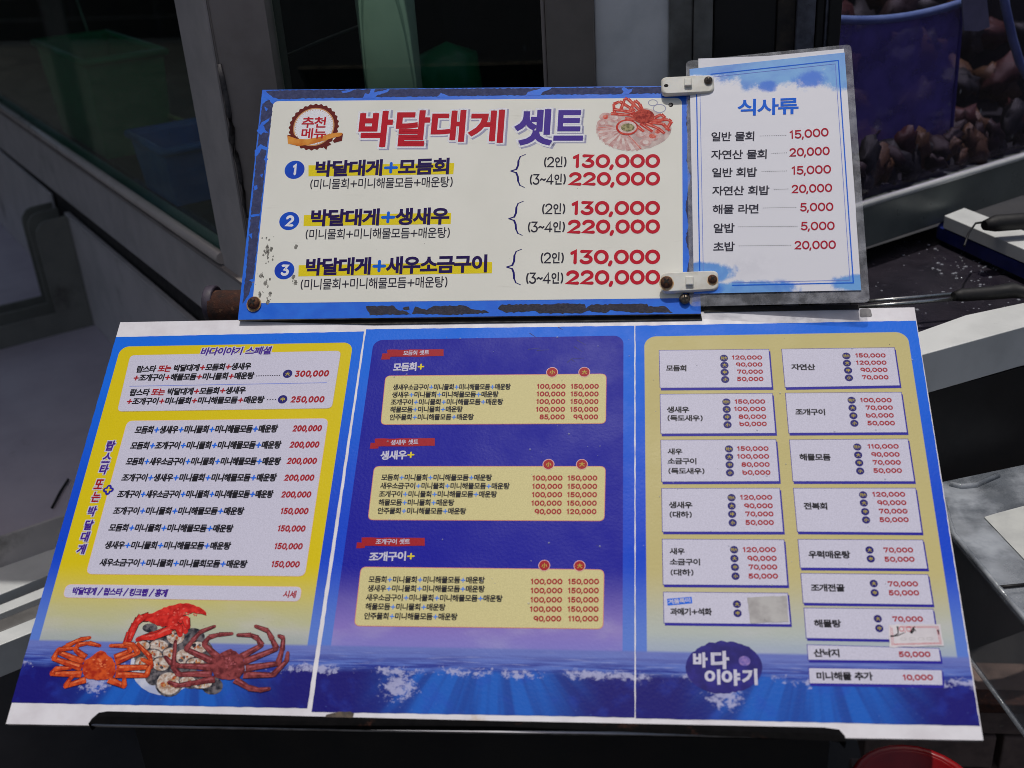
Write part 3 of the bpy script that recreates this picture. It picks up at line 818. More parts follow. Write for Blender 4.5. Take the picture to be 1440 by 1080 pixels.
# ---- sheet three
def box3(quad):
    b = MB()
    b.flat(MAIN.pts([(u + 1.7, v + 3.1) for u, v in quad]), LAYER * .8, I_NAVY)
    b.flat(MAIN.pts(quad), LAYER * 1.3, I_NAVY)
    Q = MAIN.pts(quad); e = .00055
    b.flat([(Q[0][0] + e, Q[0][1] - e), (Q[1][0] - e, Q[1][1] - e), (Q[2][0] - e, Q[2][1] + e), (Q[3][0] + e, Q[3][1] + e)], LAYER * 1.8, I_WHITE)
    return b.build('price_box', S3)
SZ = ('特大', '大', '中', '小')
B3 = [
 ([(926.5, 492.5), (1081.5, 491), (1086, 545.2), (927.8, 546)], [('모듬회', 936.7, 966.3, 522.2, 8.8)],
  [(0, 1018, 503.8, '120,000', 1029.3, 1071.8, 505.9), (1, 1018.7, 513.7, '90,000', 1034.8, 1072.3, 515.8), (2, 1019, 523.7, '70,000', 1036.7, 1073, 525.9), (3, 1019.8, 533.9, '50,000', 1036.4, 1073.8, 536.2)]),
 ([(927.8, 554.2), (1086.3, 553), (1091, 609.7), (928.9, 610.5)], [('생새우', 937.7, 969.5, 580.6, 9), ('(독도새우)', 938, 988.7, 592.4, 8.8)],
  [(0, 1021.4, 565.4, '150,000', 1033.2, 1076.2, 568), (1, 1021.9, 575.9, '100,000', 1032.4, 1077, 578.4), (2, 1022.5, 586.6, '80,000', 1038.7, 1077.8, 589.3), (3, 1023.1, 597.5, '60,000', 1039.8, 1078.5, 599.5)]),
 ([(928.8, 618.6), (1091.5, 618), (1096.3, 677.4), (930, 678)], [('새우', 938.9, 959.8, 639.3, 8.8), ('소금구이', 938.9, 980.6, 653, 9), ('(독도새우)', 939.3, 991.3, 666.9, 9)],
  [(0, 1025.1, 631.5, '150,000', 1036.6, 1081, 634.3), (1, 1025.4, 642.8, '100,000', 1036.6, 1081.8, 645.3), (2, 1026, 653.8, '80,000', 1042.7, 1082.6, 656.7), (3, 1026.5, 665, '60,000', 1044, 1083.7, 668)]),
 ([(930, 686.6), (1096.7, 686.2), (1102, 748.7), (931, 748.3)], [('생새우', 940.6, 974, 714.9, 9.6), ('(대하)', 940.9, 973.5, 728.3, 9.4)],
  [(0, 1028.7, 700, '120,000', 1040.9, 1086.2, 703), (1, 1028.9, 711.7, '90,000', 1046.4, 1087, 714.9), (2, 1029.5, 723.2, '70,000', 1048.3, 1088, 726.4), (3, 1030.3, 735.3, '50,000', 1048.3, 1088.5, 738.5)]),
 ([(930.8, 757.9), (1102.9, 758.7), (1108, 823.9), (932, 822.7)], [('새우', 941.9, 963.4, 779.9, 9.4), ('소금구이', 941.9, 985.9, 795, 9.6), ('(대하)', 942.3, 975.9, 809.8, 9.6)],
  [(0, 1032.3, 773.2, '120,000', 1044.6, 1091.4, 776.7), (1, 1032.7, 785.5, '90,000', 1051, 1092.5, 789), (2, 1033.5, 797.8, '70,000', 1052.9, 1093.3, 801.2), (3, 1034.3, 810.3, '50,000', 1052.6, 1094.4, 814)]),
 ([(932.4, 832.2), (1108, 833.8), (1112, 878.7), (933.2, 876.6)], [('과메기+석화', 942.3, 1001.9, 865.4, 10.4)], [(1, 1036.3, 849.7, None, 0, 0, 0), (2, 1037.2, 862.5, None, 0, 0, 0)]),
 ([(1098.8, 490.7), (1258, 488.6), (1266, 542.6), (1103.7, 545.3)], [('자연산', 1113.2, 1146.7, 520.6, 8.8)],
  [(0, 1190.1, 500.7, '150,000', 1203, 1245.7, 503), (1, 1191, 510.9, '120,000', 1204, 1247, 513.2), (2, 1192.6, 521.1, '90,000', 1210, 1248.4, 523.3), (3, 1193.8, 531.5, '70,000', 1212.3, 1249.8, 533.8)]),
 ([(1104, 552.6), (1267.7, 551.4), (1276, 608.6), (1108.8, 609.5)], [('조개구이', 1118.7, 1161.8, 584, 9.2)],
  [(0, 1197.5, 563, '100,000', 1209.7, 1254.2, 566), (1, 1198.7, 573.8, '70,000', 1217.6, 1256, 576.6), (2, 1200, 584.8, '60,000', 1218, 1257.2, 587.5), (3, 1201.4, 595.4, '50,000', 1219.9, 1258.9, 598.4)]),
 ([(1109.7, 618.3), (1277, 617), (1286.3, 677.5), (1114.7, 677.5)], [('해물모듬', 1124.5, 1168.7, 647.8, 9.8)],
  [(0, 1205.5, 628.7, '110,000', 1220.3, 1264.2, 631.2), (1, 1206.7, 640, '90,000', 1225.3, 1265.5, 642.5), (2, 1208.2, 651, '70,000', 1227.5, 1267.2, 653.8), (3, 1209.5, 662.5, '50,000', 1228.3, 1268.8, 665.3)]),
 ([(1115.3, 686.3), (1287.8, 686.2), (1297, 749.7), (1120.8, 748.3)], [('전복회', 1130.5, 1165, 716.7, 10)],
  [(0, 1213.7, 696, '120,000', 1227, 1273.3, 698.8), (1, 1214.7, 707.5, '90,000', 1233.8, 1275, 710.5), (2, 1216.5, 719.7, '70,000', 1236.3, 1276.7, 722.5), (3, 1217.8, 731.3, '50,000', 1237, 1278.3, 734.5)]),
 ([(1121.6, 758.2), (1298, 759), (1304.8, 800.4), (1125, 799)], [('우럭매운탕', 1137.3, 1196.3, 785.3, 10.8)],
  [(1, 1222.7, 773.5, '70,000', 1242.8, 1284.5, 777.3), (2, 1224.4, 786, '50,000', 1244, 1286.6, 790.3)]),
 ([(1125.6, 806), (1305.3, 807.7), (1312.3, 851), (1129, 848.5)], [('조개전골', 1140.7, 1188.5, 832, 10.8)],
  [(1, 1228.6, 820.7, '70,000', 1248.9, 1291.4, 825), (2, 1230, 833.8, '50,000', 1250, 1293, 837.6)]),
 ([(1130, 854.6), (1312.3, 856.3), (1319, 901), (1133.4, 898)], [('해물탕', 1145.2, 1183.4, 882.4, 11.2)],
  [(1, 1234.3, 870.2, '70,000', 1255.5, 1298.4, 874.5), (2, 1236.4, 883.8, '50,000', 1257, 1300, 888.4)]),
 ([(1134.4, 906.2), (1320.8, 911.3), (1323.8, 930.6), (1136, 928.6)], [('산낙지', 1144.6, 1182.3, 924, 11.6)], [(None, 0, 0, '50,000', 1264.2, 1309, 924.2)]),
 ([(1136.5, 938.8), (1324.9, 941.8), (1326.3, 964.2), (1137.9, 961.6)], [('미니해물 추가', 1148, 1228, 956.7, 11.8)], [(None, 0, 0, '10,000', 1270, 1312.6, 956.8)]),
]
for quad, names, rows in B3:
    box3(quad)
    for s, a, c, y, h in names: line(S3, 'dish_name', [(s, I_DARK)], (a, y), (c, y + .3), h, layer=2.6, wt=.172)
    for si, bx, by, p, a, c, y in rows:
        if si is not None: badge(S3, SZ[si], (bx, by), 5.8, I_INDIGO, I_GOLD, layer=2.6)
        if p: line(S3, 'price', [(p, I_RED)], (a, y), (c, y), 6.0 + (y - 505) * .0047, layer=2.6, wt=.235, soft=True)
b = MB(); b.flat(MAIN.pts([(938, 842.2), (972.7, 839.4), (973.5, 848.6), (938.8, 851.8)]), 2.6 * LAYER, I_BLUE)
write(b, MAIN, [('겨울특미', I_WHITE)], (940, 850), (972, 847.2), 6.8, wt=.14, layer=3.2); b.build('season_tag', S3)
M_PATCH = worn('dirty_paper', (186, 184, 182), (160, 156, 156), 0.7, 60, dirt=(70, 66, 70), dlo=.64, dhi=.72, dscale=90)
def patch(quad, m, layer, seed, edge=None):
    b = MB(); Q = ragged(MAIN.pts(quad), .0004, .004, seed); z = layer * LAYER
    b.flat(Q, z, m)
    b.add([(p[0], p[1], z) for p in Q] + [(p[0], p[1], z - 1.5 * LAYER) for p in Q], [(i, len(Q) + i, len(Q) + (i + 1) % len(Q), (i + 1) % len(Q)) for i in range(len(Q))], M_EDGE)
    return b
tag(patch([(1050.6, 840.6), (1106, 837.8), (1109, 874.7), (1055, 876.6)], M_PATCH, 4, 5).build('paper_patch', S3), 'blank dirty grey paper patch covering prices')
M_PATCH2 = worn('price_label_paper', (222, 216, 220), (206, 200, 206), 0.7, 50, dirt=(120, 110, 120), dlo=.7, dhi=.78, dscale=120)
I_LRED = ink('label_red', (196, 60, 76), (214, 130, 140), 300)
b = patch([(1249.8, 878.9), (1322, 878), (1327, 908.8), (1250.5, 910.3)], M_PATCH2, 4.2, 8)
for d in (2.2, 4.4):
    ribbon(b, MAIN.pts([(1250 + d, 880.6 + d * .6), (1252 + d, 908.4 - d * .6), (1326 - d, 906.8 - d * .6), (1321 - d, 880 + d * .6), (1268, 880 + d * .6)]),   .00042, 4.5 * LAYER, I_LRED)
write(b, MAIN, [('0,0', I_LRED)], (1264.5, 888.5), (1282, 888.5), 7.5, wt=.14, layer=4.6)
write(b, MAIN, [('0 0 0 0', M_PATCH)], (1266, 901), (1312, 900.5), 4, wt=.12, layer=4.6)
I_TEAR = ink('tear_dark', (40, 36, 40))
for t_ in ([(1262, 881), (1263, 891), (1257, 894)], [(1252, 895), (1262, 894), (1272, 890)], [(1280, 890), (1284, 884), (1287, 881)], [(1281, 891), (1285, 887), (1284, 882)], [(1283, 883), (1288, 888)], [(1319, 886), (1320, 893)]):
    taper(b, MAIN.pts(t_), .0016, .0005, 4.75 * LAYER, I_TEAR)
tag(b.build('price_label', S3), 'torn white label with red double border stuck over a price')
b = MB()
bl = ragged([MAIN.p(1018 + 54 * math.cos(t), 938.6 + 37 * math.sin(t)) for t in [2 * math.pi * k / 40 for k in range(40)]], .0011, .0022, 12)
b.flat(bl, 1.0 * LAYER, ink('print_blob', (28, 20, 108), (44, 38, 140), 40))
disc(b, MAIN.p(1047, 929.5), .0052, .0046, 1.4 * LAYER, ink('print_moon', (150, 124, 190), (96, 84, 170), 200))
for tx, a, c, y0, y1 in (('바', 974.8, 996, 939, 917.5), ('다', 1000, 1026.6, 941, 915.5)):
    write(b, MAIN, [(tx, I_WHITE)], (a, y0), (c, y0), y0 - y1, wt=.19, layer=2, shear=.03)
for tx, a, c, y0, y1 in (('이', 991, 1014, 963, 941.5), ('야', 1015, 1042, 964.5, 941.5), ('기', 1044, 1066.5, 963.5, 940.5)):
    write(b, MAIN, [(tx, I_WHITE)], (a, y0), (c, y0), y0 - y1, wt=.19, layer=2, shear=.03)
b.build('shop_logo', S3)

b = MB(); zz = lambda x_, y_: MAIN.p(490 + x_ / 3.512, 450 + y_ / 3.512); I_SCR = ink('scratch_dark', (30, 30, 104), (50, 54, 130), 300)
for i, s in enumerate(([(895, 65), (930, 88)], [(1130, 100), (1172, 123)], [(1115, 132), (1155, 157)], [(1080, 210), (1105, 190), (1165, 188)], [(885, 145), (950, 138)], [(1035, 35), (1058, 48)], [(1100, 195), (1120, 206)], [(930, 150), (990, 147)])):
    taper(b, [zz(*q) for q in s], .0011, .0004, .5 * LAYER + i * 1e-6, I_SCR)
tag(b.build('scratch_marks', S2), kind='stuff')
# torn strips at the foot and water drops left on the laminate
M_TAPE = worn('tape_residue', (70, 62, 58), (120, 104, 84), 0.8, 80)
b = MB(); b.flat(ragged(MAIN.pts([(459, 1005), (486, 1001), (498, 1003), (497, 1015), (470, 1015), (455, 1015)]), .0012, .003, 5), .6 * LAYER, M_TAPE); b.build('tape_residue', board)
m_drop, bs = new_mat('water_drop'); bs.inputs['Base Color'].default_value = rgb(210, 214, 226); bs.inputs['Roughness'].default_value = .05; bs.inputs['Alpha'].default_value = .35
b = MB(); rr = random.Random(11)
for i in range(90):
    u, v = (rr.uniform(540, 885), rr.uniform(470, 880)) if i % 2 else (rr.uniform(895, 1300), rr.uniform(465, 830))
    q = MAIN.p(u, v); r_ = rr.choice((.0005, .0006, .0008, .0012))
    b.lathe([(r_, 0), (r_ * .8, r_ * .35), (r_ * .35, r_ * .55), (0.00001, r_ * .6)], m_drop, Matrix.Translation((q[0], q[1], 3.2 * LAYER)), 8)
tag(b.build('water_drops', board), kind='stuff')
# ---------------------------------------------------------------- 2. upper set-menu board
set_board = empty('set_menu_board', UPPER.M, 'cream set menu board with peeling blue border standing above the large board', 'menu board')
m_blue, bs = new_mat('blue_vinyl_border')
o, x, y, z = coords()
put(bs, 'Base Color', cmix(sstep(noise(o, 60.0, 5.0), .35, .7), rgb(0, 104, 232), rgb(6, 116, 240)))
put(bs, 'Roughness', sstep(noise(o, 30.0, 5.0), .3, .7) * .2 + .38); bump(bs, noise(o, 300.0, 3.0), .1)
m_cream, bs = new_mat('cream_print')
o, x, y, z = coords()
c = cmix(sstep(noise(o, 9.0, 6.0), .3, .75), rgb(240, 239, 229), rgb(234, 233, 222))
smear = noise(vec(x * .012, y * .09), 1.0, 6.0, .7)
c = cmix(sstep(smear, .60, .78) * .4, c, rgb(196, 192, 180))
c = cmix(sstep(voro(vec(x * .06, y * .06, 3.1), 1.0), .03, .012) * .8, c, rgb(80, 74, 66))
put(bs, 'Base Color', c); put(bs, 'Roughness', sstep(noise(o, 20.0, 5.0), .3, .7) * .2 + .42); bump(bs, noise(o, 300.0, 3.0), .08, .0006)
M_PEEL = worn('peeled_adhesive', (40, 48, 92), (58, 66, 112), 0.75, 160, dirt=(96, 104, 140), dlo=.66, dhi=.74, dscale=240, bmp=.3)
M_PEELB = worn('peeled_black', (34, 33, 52), (50, 48, 66), 0.7, 160, dirt=(110, 110, 130), dlo=.68, dhi=.74, dscale=200, bmp=.3)
mb = MB()
UC = [(368.8, 126.3), (977, 120.4), (985.5, 441), (334.5, 449.5)]
P = UPPER.pts(UC)
mb.flat(P, -.6 * LAYER, m_blue)
mb.add([(p[0], p[1], -.6 * LAYER) for p in P] + [(p[0], p[1], -.006) for p in P], [(i, 4 + i, 4 + (i + 1) % 4, (i + 1) % 4) for i in range(4)] + [(7, 6, 5, 4)], worn('aged_board_edge', (150, 140, 120), (60, 50, 44), .7, 50))
mb.build('backing_board', set_board, fix=True)
b = MB(); Q = UPPER.pts([(384, 142.3), (959, 137.5), (960.5, 419.2), (355, 426.5)])
R_ = rrect(Q, .008); R_ = R_[:12] + [Q[2], Q[3]]
b.flat(R_, .4 * LAYER, m_cream); b.build('print_area', set_board)
# peeled patches of the blue border
b = MB()
peels = [
 [(374, 128.5), (384, 127.2), (520, 125.6), (740, 123.9), (880, 122.6), (960, 122), (958, 130.5), (880, 132), (740, 133.6), (560, 136.2), (440, 138), (392, 139.6), (381, 136)],
 [(369, 146), (380, 139), (384, 147), (381, 172), (376, 204), (371, 250), (366, 300), (361, 350), (356, 392), (350, 414), (341, 427), (346, 380), (351, 320), (356, 270), (362, 205)],
 [(967, 140), (974, 138), (978, 400), (972, 430), (966, 420), (966, 386), (970, 360), (964, 336), (968, 318), (964, 296), (967, 270), (971, 250), (965, 226), (968, 196), (965, 176)],
]
for i, p in enumerate(peels): b.flat(ragged(UPPER.pts(p), .0006, .0022, i), .5 * LAYER, M_PEEL)
veins = [[(510, 138), (514, 131), (519, 132), (522, 126), (528, 125), (526, 130), (536, 128), (549, 124.5), (544, 130), (530, 134), (527, 138)], [(480, 128), (500, 125), (492, 129), (482, 131)],
 [(614, 137), (620, 130.5), (626, 133), (633, 136.6)], [(738, 135), (743, 129), (756, 126), (762, 123), (778, 122.5), (770, 127), (764, 129), (760, 134)], [(873, 133.5), (877, 129), (874, 125), (878, 122), (884, 126), (890, 124), (888, 129), (884, 133)],
 [(352, 302), (366, 300), (365, 304), (353, 305.5)], [(373, 130), (380, 134), (390, 141), (383, 146), (378, 140), (372, 137)], [(361, 184), (368, 172), (380, 165), (377, 171), (370, 176), (374, 184), (378, 187), (371, 186), (367, 190)],
 [(358, 212), (366, 203), (378, 208), (375, 212), (368, 209), (363, 218), (358, 222)], [(374, 218), (377, 224), (374, 230), (371, 224)], [(357, 262), (362, 260), (362, 266), (358, 268)], [(365, 246), (370, 244), (369, 250)], [(350, 330), (355, 328), (354, 336)], [(350, 394), (356, 392), (355, 397)], [(372, 150), (377, 153), (374, 157)]]
for i, p in enumerate(veins): b.flat(ragged(UPPER.pts(p), .0005, .0018, 40 + i), .62 * LAYER, m_blue)
for i, p in enumerate([[(514.5, 430.8), (554, 430), (560, 436), (572, 438), (578, 442), (520, 443.5)],
                       [(579, 441), (584, 431), (600, 436), (610, 430), (652, 429.6), (666, 435), (684, 437), (688, 440), (640, 442.6)],
                       [(700, 434), (706, 428), (772, 428), (782, 427), (822, 427.5), (824, 434), (832, 428), (910, 427), (912, 431), (936, 431), (946, 439.6), (900, 440), (858, 436), (852, 440.2), (826, 437), (818, 440.6), (758, 440.8), (752, 437), (740, 438), (712, 440)],
                       [(566, 433), (575, 431), (576, 435), (568, 436)]]):
    b.flat(ragged(UPPER.pts(p), .0007, .0025, 20 + i), .5 * LAYER, M_PEELB)
b.build('peeled_patches', set_board)
I_SCUFF = ink('scuff_grey', (90, 88, 82), (170, 168, 160), 300, rough=.7)
b = MB(); rr = random.Random(3)
for (cu, cv, n_, sp) in ((377, 356, 26, 12), (371, 398, 22, 12), (413, 392, 8, 6), (378, 418, 8, 5), (416, 347, 3, 3)):
    for k in range(n_):
        c = UPPER.p(cu + rr.gauss(0, sp * .35), cv + rr.gauss(0, sp * .8)); r_ = rr.choice((.0003, .0005, .0008, .0012, .0022))
        b.flat(ragged([(c[0] + r_ * math.cos(t), c[1] + r_ * 1.5 * math.sin(t)) for t in (0, 1, 2, 3, 4, 5)], r_ * .45, r_ * .5, k), .6 * LAYER + k * 1e-6, I_SCUFF)
tag(b.build('scuff_marks', set_board), kind='stuff')

M_GREYSM = worn('grey_smear', (128, 126, 128), (104, 102, 106), .6, 90)
def uline(name, segs, L, R, h, **k): return line(set_board, name, segs, L, R, h, pl=UPPER, **k)
I_TRED = ink('title_red', (190, 18, 40)); I_TVIO = ink('title_violet', (74, 52, 150)); I_LAV = ink('title_shadow', (164, 164, 190)); I_TWH = ink('title_outline', (232, 232, 238))
I_URED = ink('upper_price_red', (196, 24, 48)); I_PURP = ink('row_title_purple', (34, 14, 84)); I_HI = ink('highlight_yellow', (232, 210, 30))
b = MB()
for s, x0, x1, yt, yb, m in (('박', 501.5, 549, 156.5, 207, I_TRED), ('달', 554, 601.5, 155.5, 206, I_TRED), ('대', 604.5, 652.5, 155, 199.5, I_TRED), ('게', 657.5, 707, 154.6, 201, I_TRED), ('셋', 722, 775.5, 153.8, 204.5, I_TVIO), ('트', 778, 819.5, 155, 198, I_TVIO)):
    for mt, g, ly_, off in ((I_LAV, .052, .6, (.055, -.03)), (I_TWH, .05, 1.2, (0, 0)), (m, 0, 2, (0, 0))):
        write(b, UPPER, [(s, mt)], (x0, yb), (x1, yb), yb - yt, wt=.166, grow=g, layer=ly_, dxy=off, cap=6)
b.build('title', set_board)
# scalloped seal
I_BROWN = ink('seal_brown', (104, 28, 24)); I_TAN = ink('seal_tan', (206, 150, 100)); I_RIB = ink('seal_ribbon', (214, 122, 40), (236, 160, 70), 60)
b = MB(); c = UPPER.p(441.3, 178.6); R = mm(34.5, (441, 178), UPPER); ry = (Vector(UPPER.p(441, 178)) - Vector(UPPER.p(441, 210))).length
b.flat([(c[0] + (R * (1 + .03 * math.cos(28 * t))) * math.cos(t), c[1] + (ry * (1 + .03 * math.cos(28 * t))) * math.sin(t)) for t in [2 * math.pi * k / 168 for k in range(168)]], 1 * LAYER, I_BROWN)
disc(b, c, R * .84, ry * .84, 1.4 * LAYER, I_TAN, 40); disc(b, c, R * .79, ry * .79, 1.7 * LAYER, I_TWH, 40)
for k in range(44):
    t = 2 * math.pi * k / 44; disc(b, (c[0] + R * .75 * math.cos(t), c[1] + ry * .75 * math.sin(t)), .0006, .0006, 1.9 * LAYER, I_TAN, 6)
b.build('seal', set_board)
b = MB()
rib = [(404, 190.5), (405, 202), (420, 205.5), (436, 203.5), (456, 198), (470, 193.5), (478, 192), (481, 190), (482, 187), (475, 186.5), (463, 188.5), (448, 193), (432, 196), (418, 195.5), (408, 192)]
b.flat(UPPER.pts([(452, 204), (459, 211), (460.5, 206), (466, 203), (460, 197)]), 2.0 * LAYER, I_BROWN)
b.flat(UPPER.pts([(404, 190), (414, 190), (421, 195), (412, 196)]), 2.2 * LAYER, I_BROWN); b.flat(UPPER.pts([(470, 201), (481, 198), (482.5, 188), (474, 192), (468, 198)]), 2.2 * LAYER, I_BROWN)
b.flat(UPPER.pts(rib), 2.5 * LAYER, I_RIB)
b.build('seal_ribbon', set_board)
b = MB(); write(b, UPPER, [('추천', I_TRED)], (423.5, 180), (459, 180), 15.5, wt=.14, layer=2.8); write(b, UPPER, [('메뉴', I_TRED)], (422.5, 195), (458.5, 195), 14.5, wt=.14, layer=2.8); b.build('seal_lettering', set_board)

rows = [('1', (414.3, 238.8), [(433.8, 232.5), (638.8, 229.3), (637.5, 245), (433.8, 248)], '박달대게+모듬회', (440.5, 249), (635, 245), 23, (435, 266.3), (636.8, 263), 14.5, [(739, 217.2), (718.5, 240.5), (737.5, 263.6)],
         ((764, 235.5), (797, 235), 15), ((744, 260), (796, 259.5), 15.2), ((804.6, 236.4), (928, 236.2), 19.4), ((799, 261.2), (928, 261), 19.2)),
        ('2', (406.8, 310.8), [(427.5, 302.5), (634.5, 299.3), (633.8, 315), (426.8, 318)], '박달대게+생새우', (434, 318.6), (633, 315.6), 24, (428.5, 337), (632.8, 334.5), 14.8, [(736, 283), (715.5, 307.5), (734.5, 331)],
         ((761.3, 301.5), (795.3, 301), 15.2), ((741.3, 327), (794.8, 326.6), 15.4), ((803, 302.6), (928, 302.4), 19.9), ((797.5, 328.8), (928, 328.6), 20)),
        ('3', (400, 380), [(420, 373), (692, 368.3), (691.8, 384.3), (419.5, 388.8)], '박달대게+새우소금구이', (427, 388), (688.5, 383), 25, (421.5, 407.8), (629.5, 404), 15.4, [(733.5, 350.5), (712.5, 375.5), (732, 400.5)],
         ((759.3, 370.6), (793.3, 370.2), 15.6), ((738.8, 399.3), (792.5, 398.8), 16), ((801.3, 371.8), (928.3, 371.5), 20.5), ((795, 400.5), (928.3, 400.2), 20.6))]
I_CIRC = ink('row_circle_blue', (20, 86, 208), (30, 66, 190), 20)
for d, cc, hl, s, L, R_, h, sL, sR, sh, br, a1, a2, p1, p2 in rows:
    b = MB(); q = UPPER.p(*cc); r_ = mm(14, cc, UPPER); r2 = (Vector(UPPER.p(cc[0], cc[1])) - Vector(UPPER.p(cc[0], cc[1] + 12.8))).length
    disc(b, q, r_, r2, LAYER, I_CIRC, 32)
    wd_ = 6.2 if d != '1' else 4
    write(b, UPPER, [(d, I_TWH)], (cc[0] - wd_, cc[1] + 8), (cc[0] + wd_ - (1 if d == '1' else 0), cc[1] + 8), 16, wt=.22, layer=1.6, cap=2)
    b.build('row_number', set_board)
    b = MB(); b.flat(UPPER.pts(hl), LAYER, I_HI); b.build('highlight_bar', set_board)
    uline('set_name', split(s, I_PURP, I_BLUE), L, R_, h, wt=.168, layer=2)
    uline('set_contents', [('(미니물회+미니해물모듬+매운탕)', I_GREY)], sL, sR, sh, wt=.10, layer=2)
    b = MB(); (x0, y0), (x1, y1), (x2, y2) = br; xm = x0 - (x0 - x1) * .48
    pts = [(x0, y0), (xm + 2.5, y0 + 3), (xm, y0 + 9), (xm - .5, y1 - 8), (xm - 3, y1 - 2.5), (x1, y1), (xm - 3.2, y1 + 2.5), (xm - 1, y1 + 8), (xm - .5, y2 - 9), (xm + 2, y2 - 3), (x2, y2)]
    for i in range(len(pts) - 1):
        t = [.7, 1.4, 2.2, 2.0, 1.1, 1.1, 2.0, 2.2, 1.4, .7][i]
        ribbon(b, UPPER.pts([pts[i], pts[i + 1]]), mm(t * 1.25, cc, UPPER), 2 * LAYER + i * 2e-6, I_INDIGO, 3)
    b.build('curly_brace', set_board)
    uline('serving_size', [('(2인)', I_GREY)], *a1[:2], a1[2], wt=.13, layer=2, gap=.06)
    uline('serving_size', [('(3~4인)', I_GREY)], *a2[:2], a2[2], wt=.13, layer=2, gap=.06)
    uline('price', [('130,000', I_URED)], *p1[:2], p1[2], wt=.225, layer=2, gap=.10)
    uline('price', [('220,000', I_URED)], *p2[:2], p2[2], wt=.225, layer=2, gap=.10)

# printed seafood platter, top right
def up(x_, y_): return UPPER.p(660 + x_ / 4.114, 110 + y_ / 4.114)
K_R = ink('platter_crab_red', (196, 40, 34), (226, 92, 76), 160); K_R2 = ink('platter_crab_glint', (238, 150, 132), (210, 66, 56), 220)
K_F = ink('platter_flesh', (226, 196, 190), (204, 150, 146), 160); K_F2 = ink('platter_flesh_pale', (236, 222, 216), (214, 176, 172), 120); K_G = ink('platter_bowl', (188, 176, 130), (110, 104, 70), 300)
b = MB(); z = 1 * LAYER
b.flat(ragged([up(960 + 210 * math.cos(t), 290 + 122 * math.sin(t)) for t in [2 * math.pi * k / 30 for k in range(30)]], .001, .004, 2), z, ink('platter_shade', (196, 170, 166), (226, 208, 200), 90)); z += 6e-6
for k in range(15):
    t = math.radians(168 + k * 8.6); c0 = (900 + 40 * math.cos(t), 300 - 30 * math.sin(t)); c1 = (925 + 190 * math.cos(t), 290 - 128 * math.sin(t))
    taper(b, [up(*c0), up((c0[0] + c1[0]) / 2, (c0[1] + c1[1]) / 2), up(*c1)], .0036, .0078, z, K_F2 if k % 2 else K_F); z += 3e-6
    taper(b, [up(c0[0] + 6, c0[1]), up(c1[0] + 10, c1[1])], .0006, .0011, z, K_R2); z += 3e-6
for c_, r_ in (((790, 225), 32), ((840, 230), 34), ((770, 260), 26), ((1000, 320), 34), ((1060, 335), 36), ((1020, 370), 30), ((1090, 310), 28)):
    b.flat(ragged([up(c_[0] + r_ * 1.2 * math.cos(t), c_[1] + r_ * .8 * math.sin(t)) for t in [.5 * k for k in range(13)]], .0012, .003, r_), z, K_F); z += 3e-6
    b.flat(ragged([up(c_[0] + r_ * .6 * math.cos(t), c_[1] + r_ * .4 * math.sin(t)) for t in [.5 * k for k in range(13)]], .001, .003, r_ + 1), z, K_R2 if r_ % 4 == 0 else K_F2); z += 3e-6
for L in ([(840, 200), (835, 150), (870, 135), (960, 190)], [(875, 185), (900, 118), (920, 122), (1000, 200)], [(930, 190), (960, 130), (985, 150), (1010, 200)], [(830, 180), (900, 190), (1000, 215)], [(820, 205), (930, 215), (1000, 235)], [(900, 235), (990, 240)],
          [(1070, 230), (1110, 210), (1135, 230), (1090, 255)], [(1060, 245), (1150, 240), (1170, 250), (1140, 300)], [(1040, 255), (1120, 265), (1160, 305)], [(1020, 260), (1090, 290), (1130, 320)], [(990, 262), (1060, 310)], [(960, 270), (1010, 310)]):
    Lp = [up(*q) for q in L]
    for i in range(len(Lp) - 1):
        taper(b, [Lp[i], Lp[i + 1]], .0040, .0030, z, K_R); z += 3e-6
        taper(b, [Lp[i], Lp[i + 1]], .0012, .0008, z, K_R2); z += 3e-6
b.flat(ragged([up(1010 + 62 * math.cos(t), 222 + 42 * math.sin(t)) for t in [.4 * k for k in range(16)]], .001, .003, 9), z, ink('platter_crab_shell', (150, 34, 30), (206, 80, 64), 240)); z += 5e-6
b.flat([up(912 + 64 * math.cos(t), 285 + 46 * math.sin(t)) for t in [2 * math.pi * k / 24 for k in range(24)]], z, K_R); z += 4e-6
b.flat([up(914 + 54 * math.cos(t), 284 + 36 * math.sin(t)) for t in [2 * math.pi * k / 24 for k in range(24)]], z, K_F2); z += 4e-6
b.flat(ragged([up(916 + 40 * math.cos(t), 286 + 24 * math.sin(t)) for t in [.4 * k for k in range(16)]], .0009, .003, 4), z, K_G)
for c_, r_ in (((1062, 142), 26), ((1100, 175), 36)):
    ribbon(b, [up(c_[0] + r_ * math.cos(t), c_[1] + r_ * .66 * math.sin(t)) for t in [2 * math.pi * k / 20 for k in range(21)]], .0009, 1.2 * LAYER, I_LAV)
b.build('platter_print', set_board)

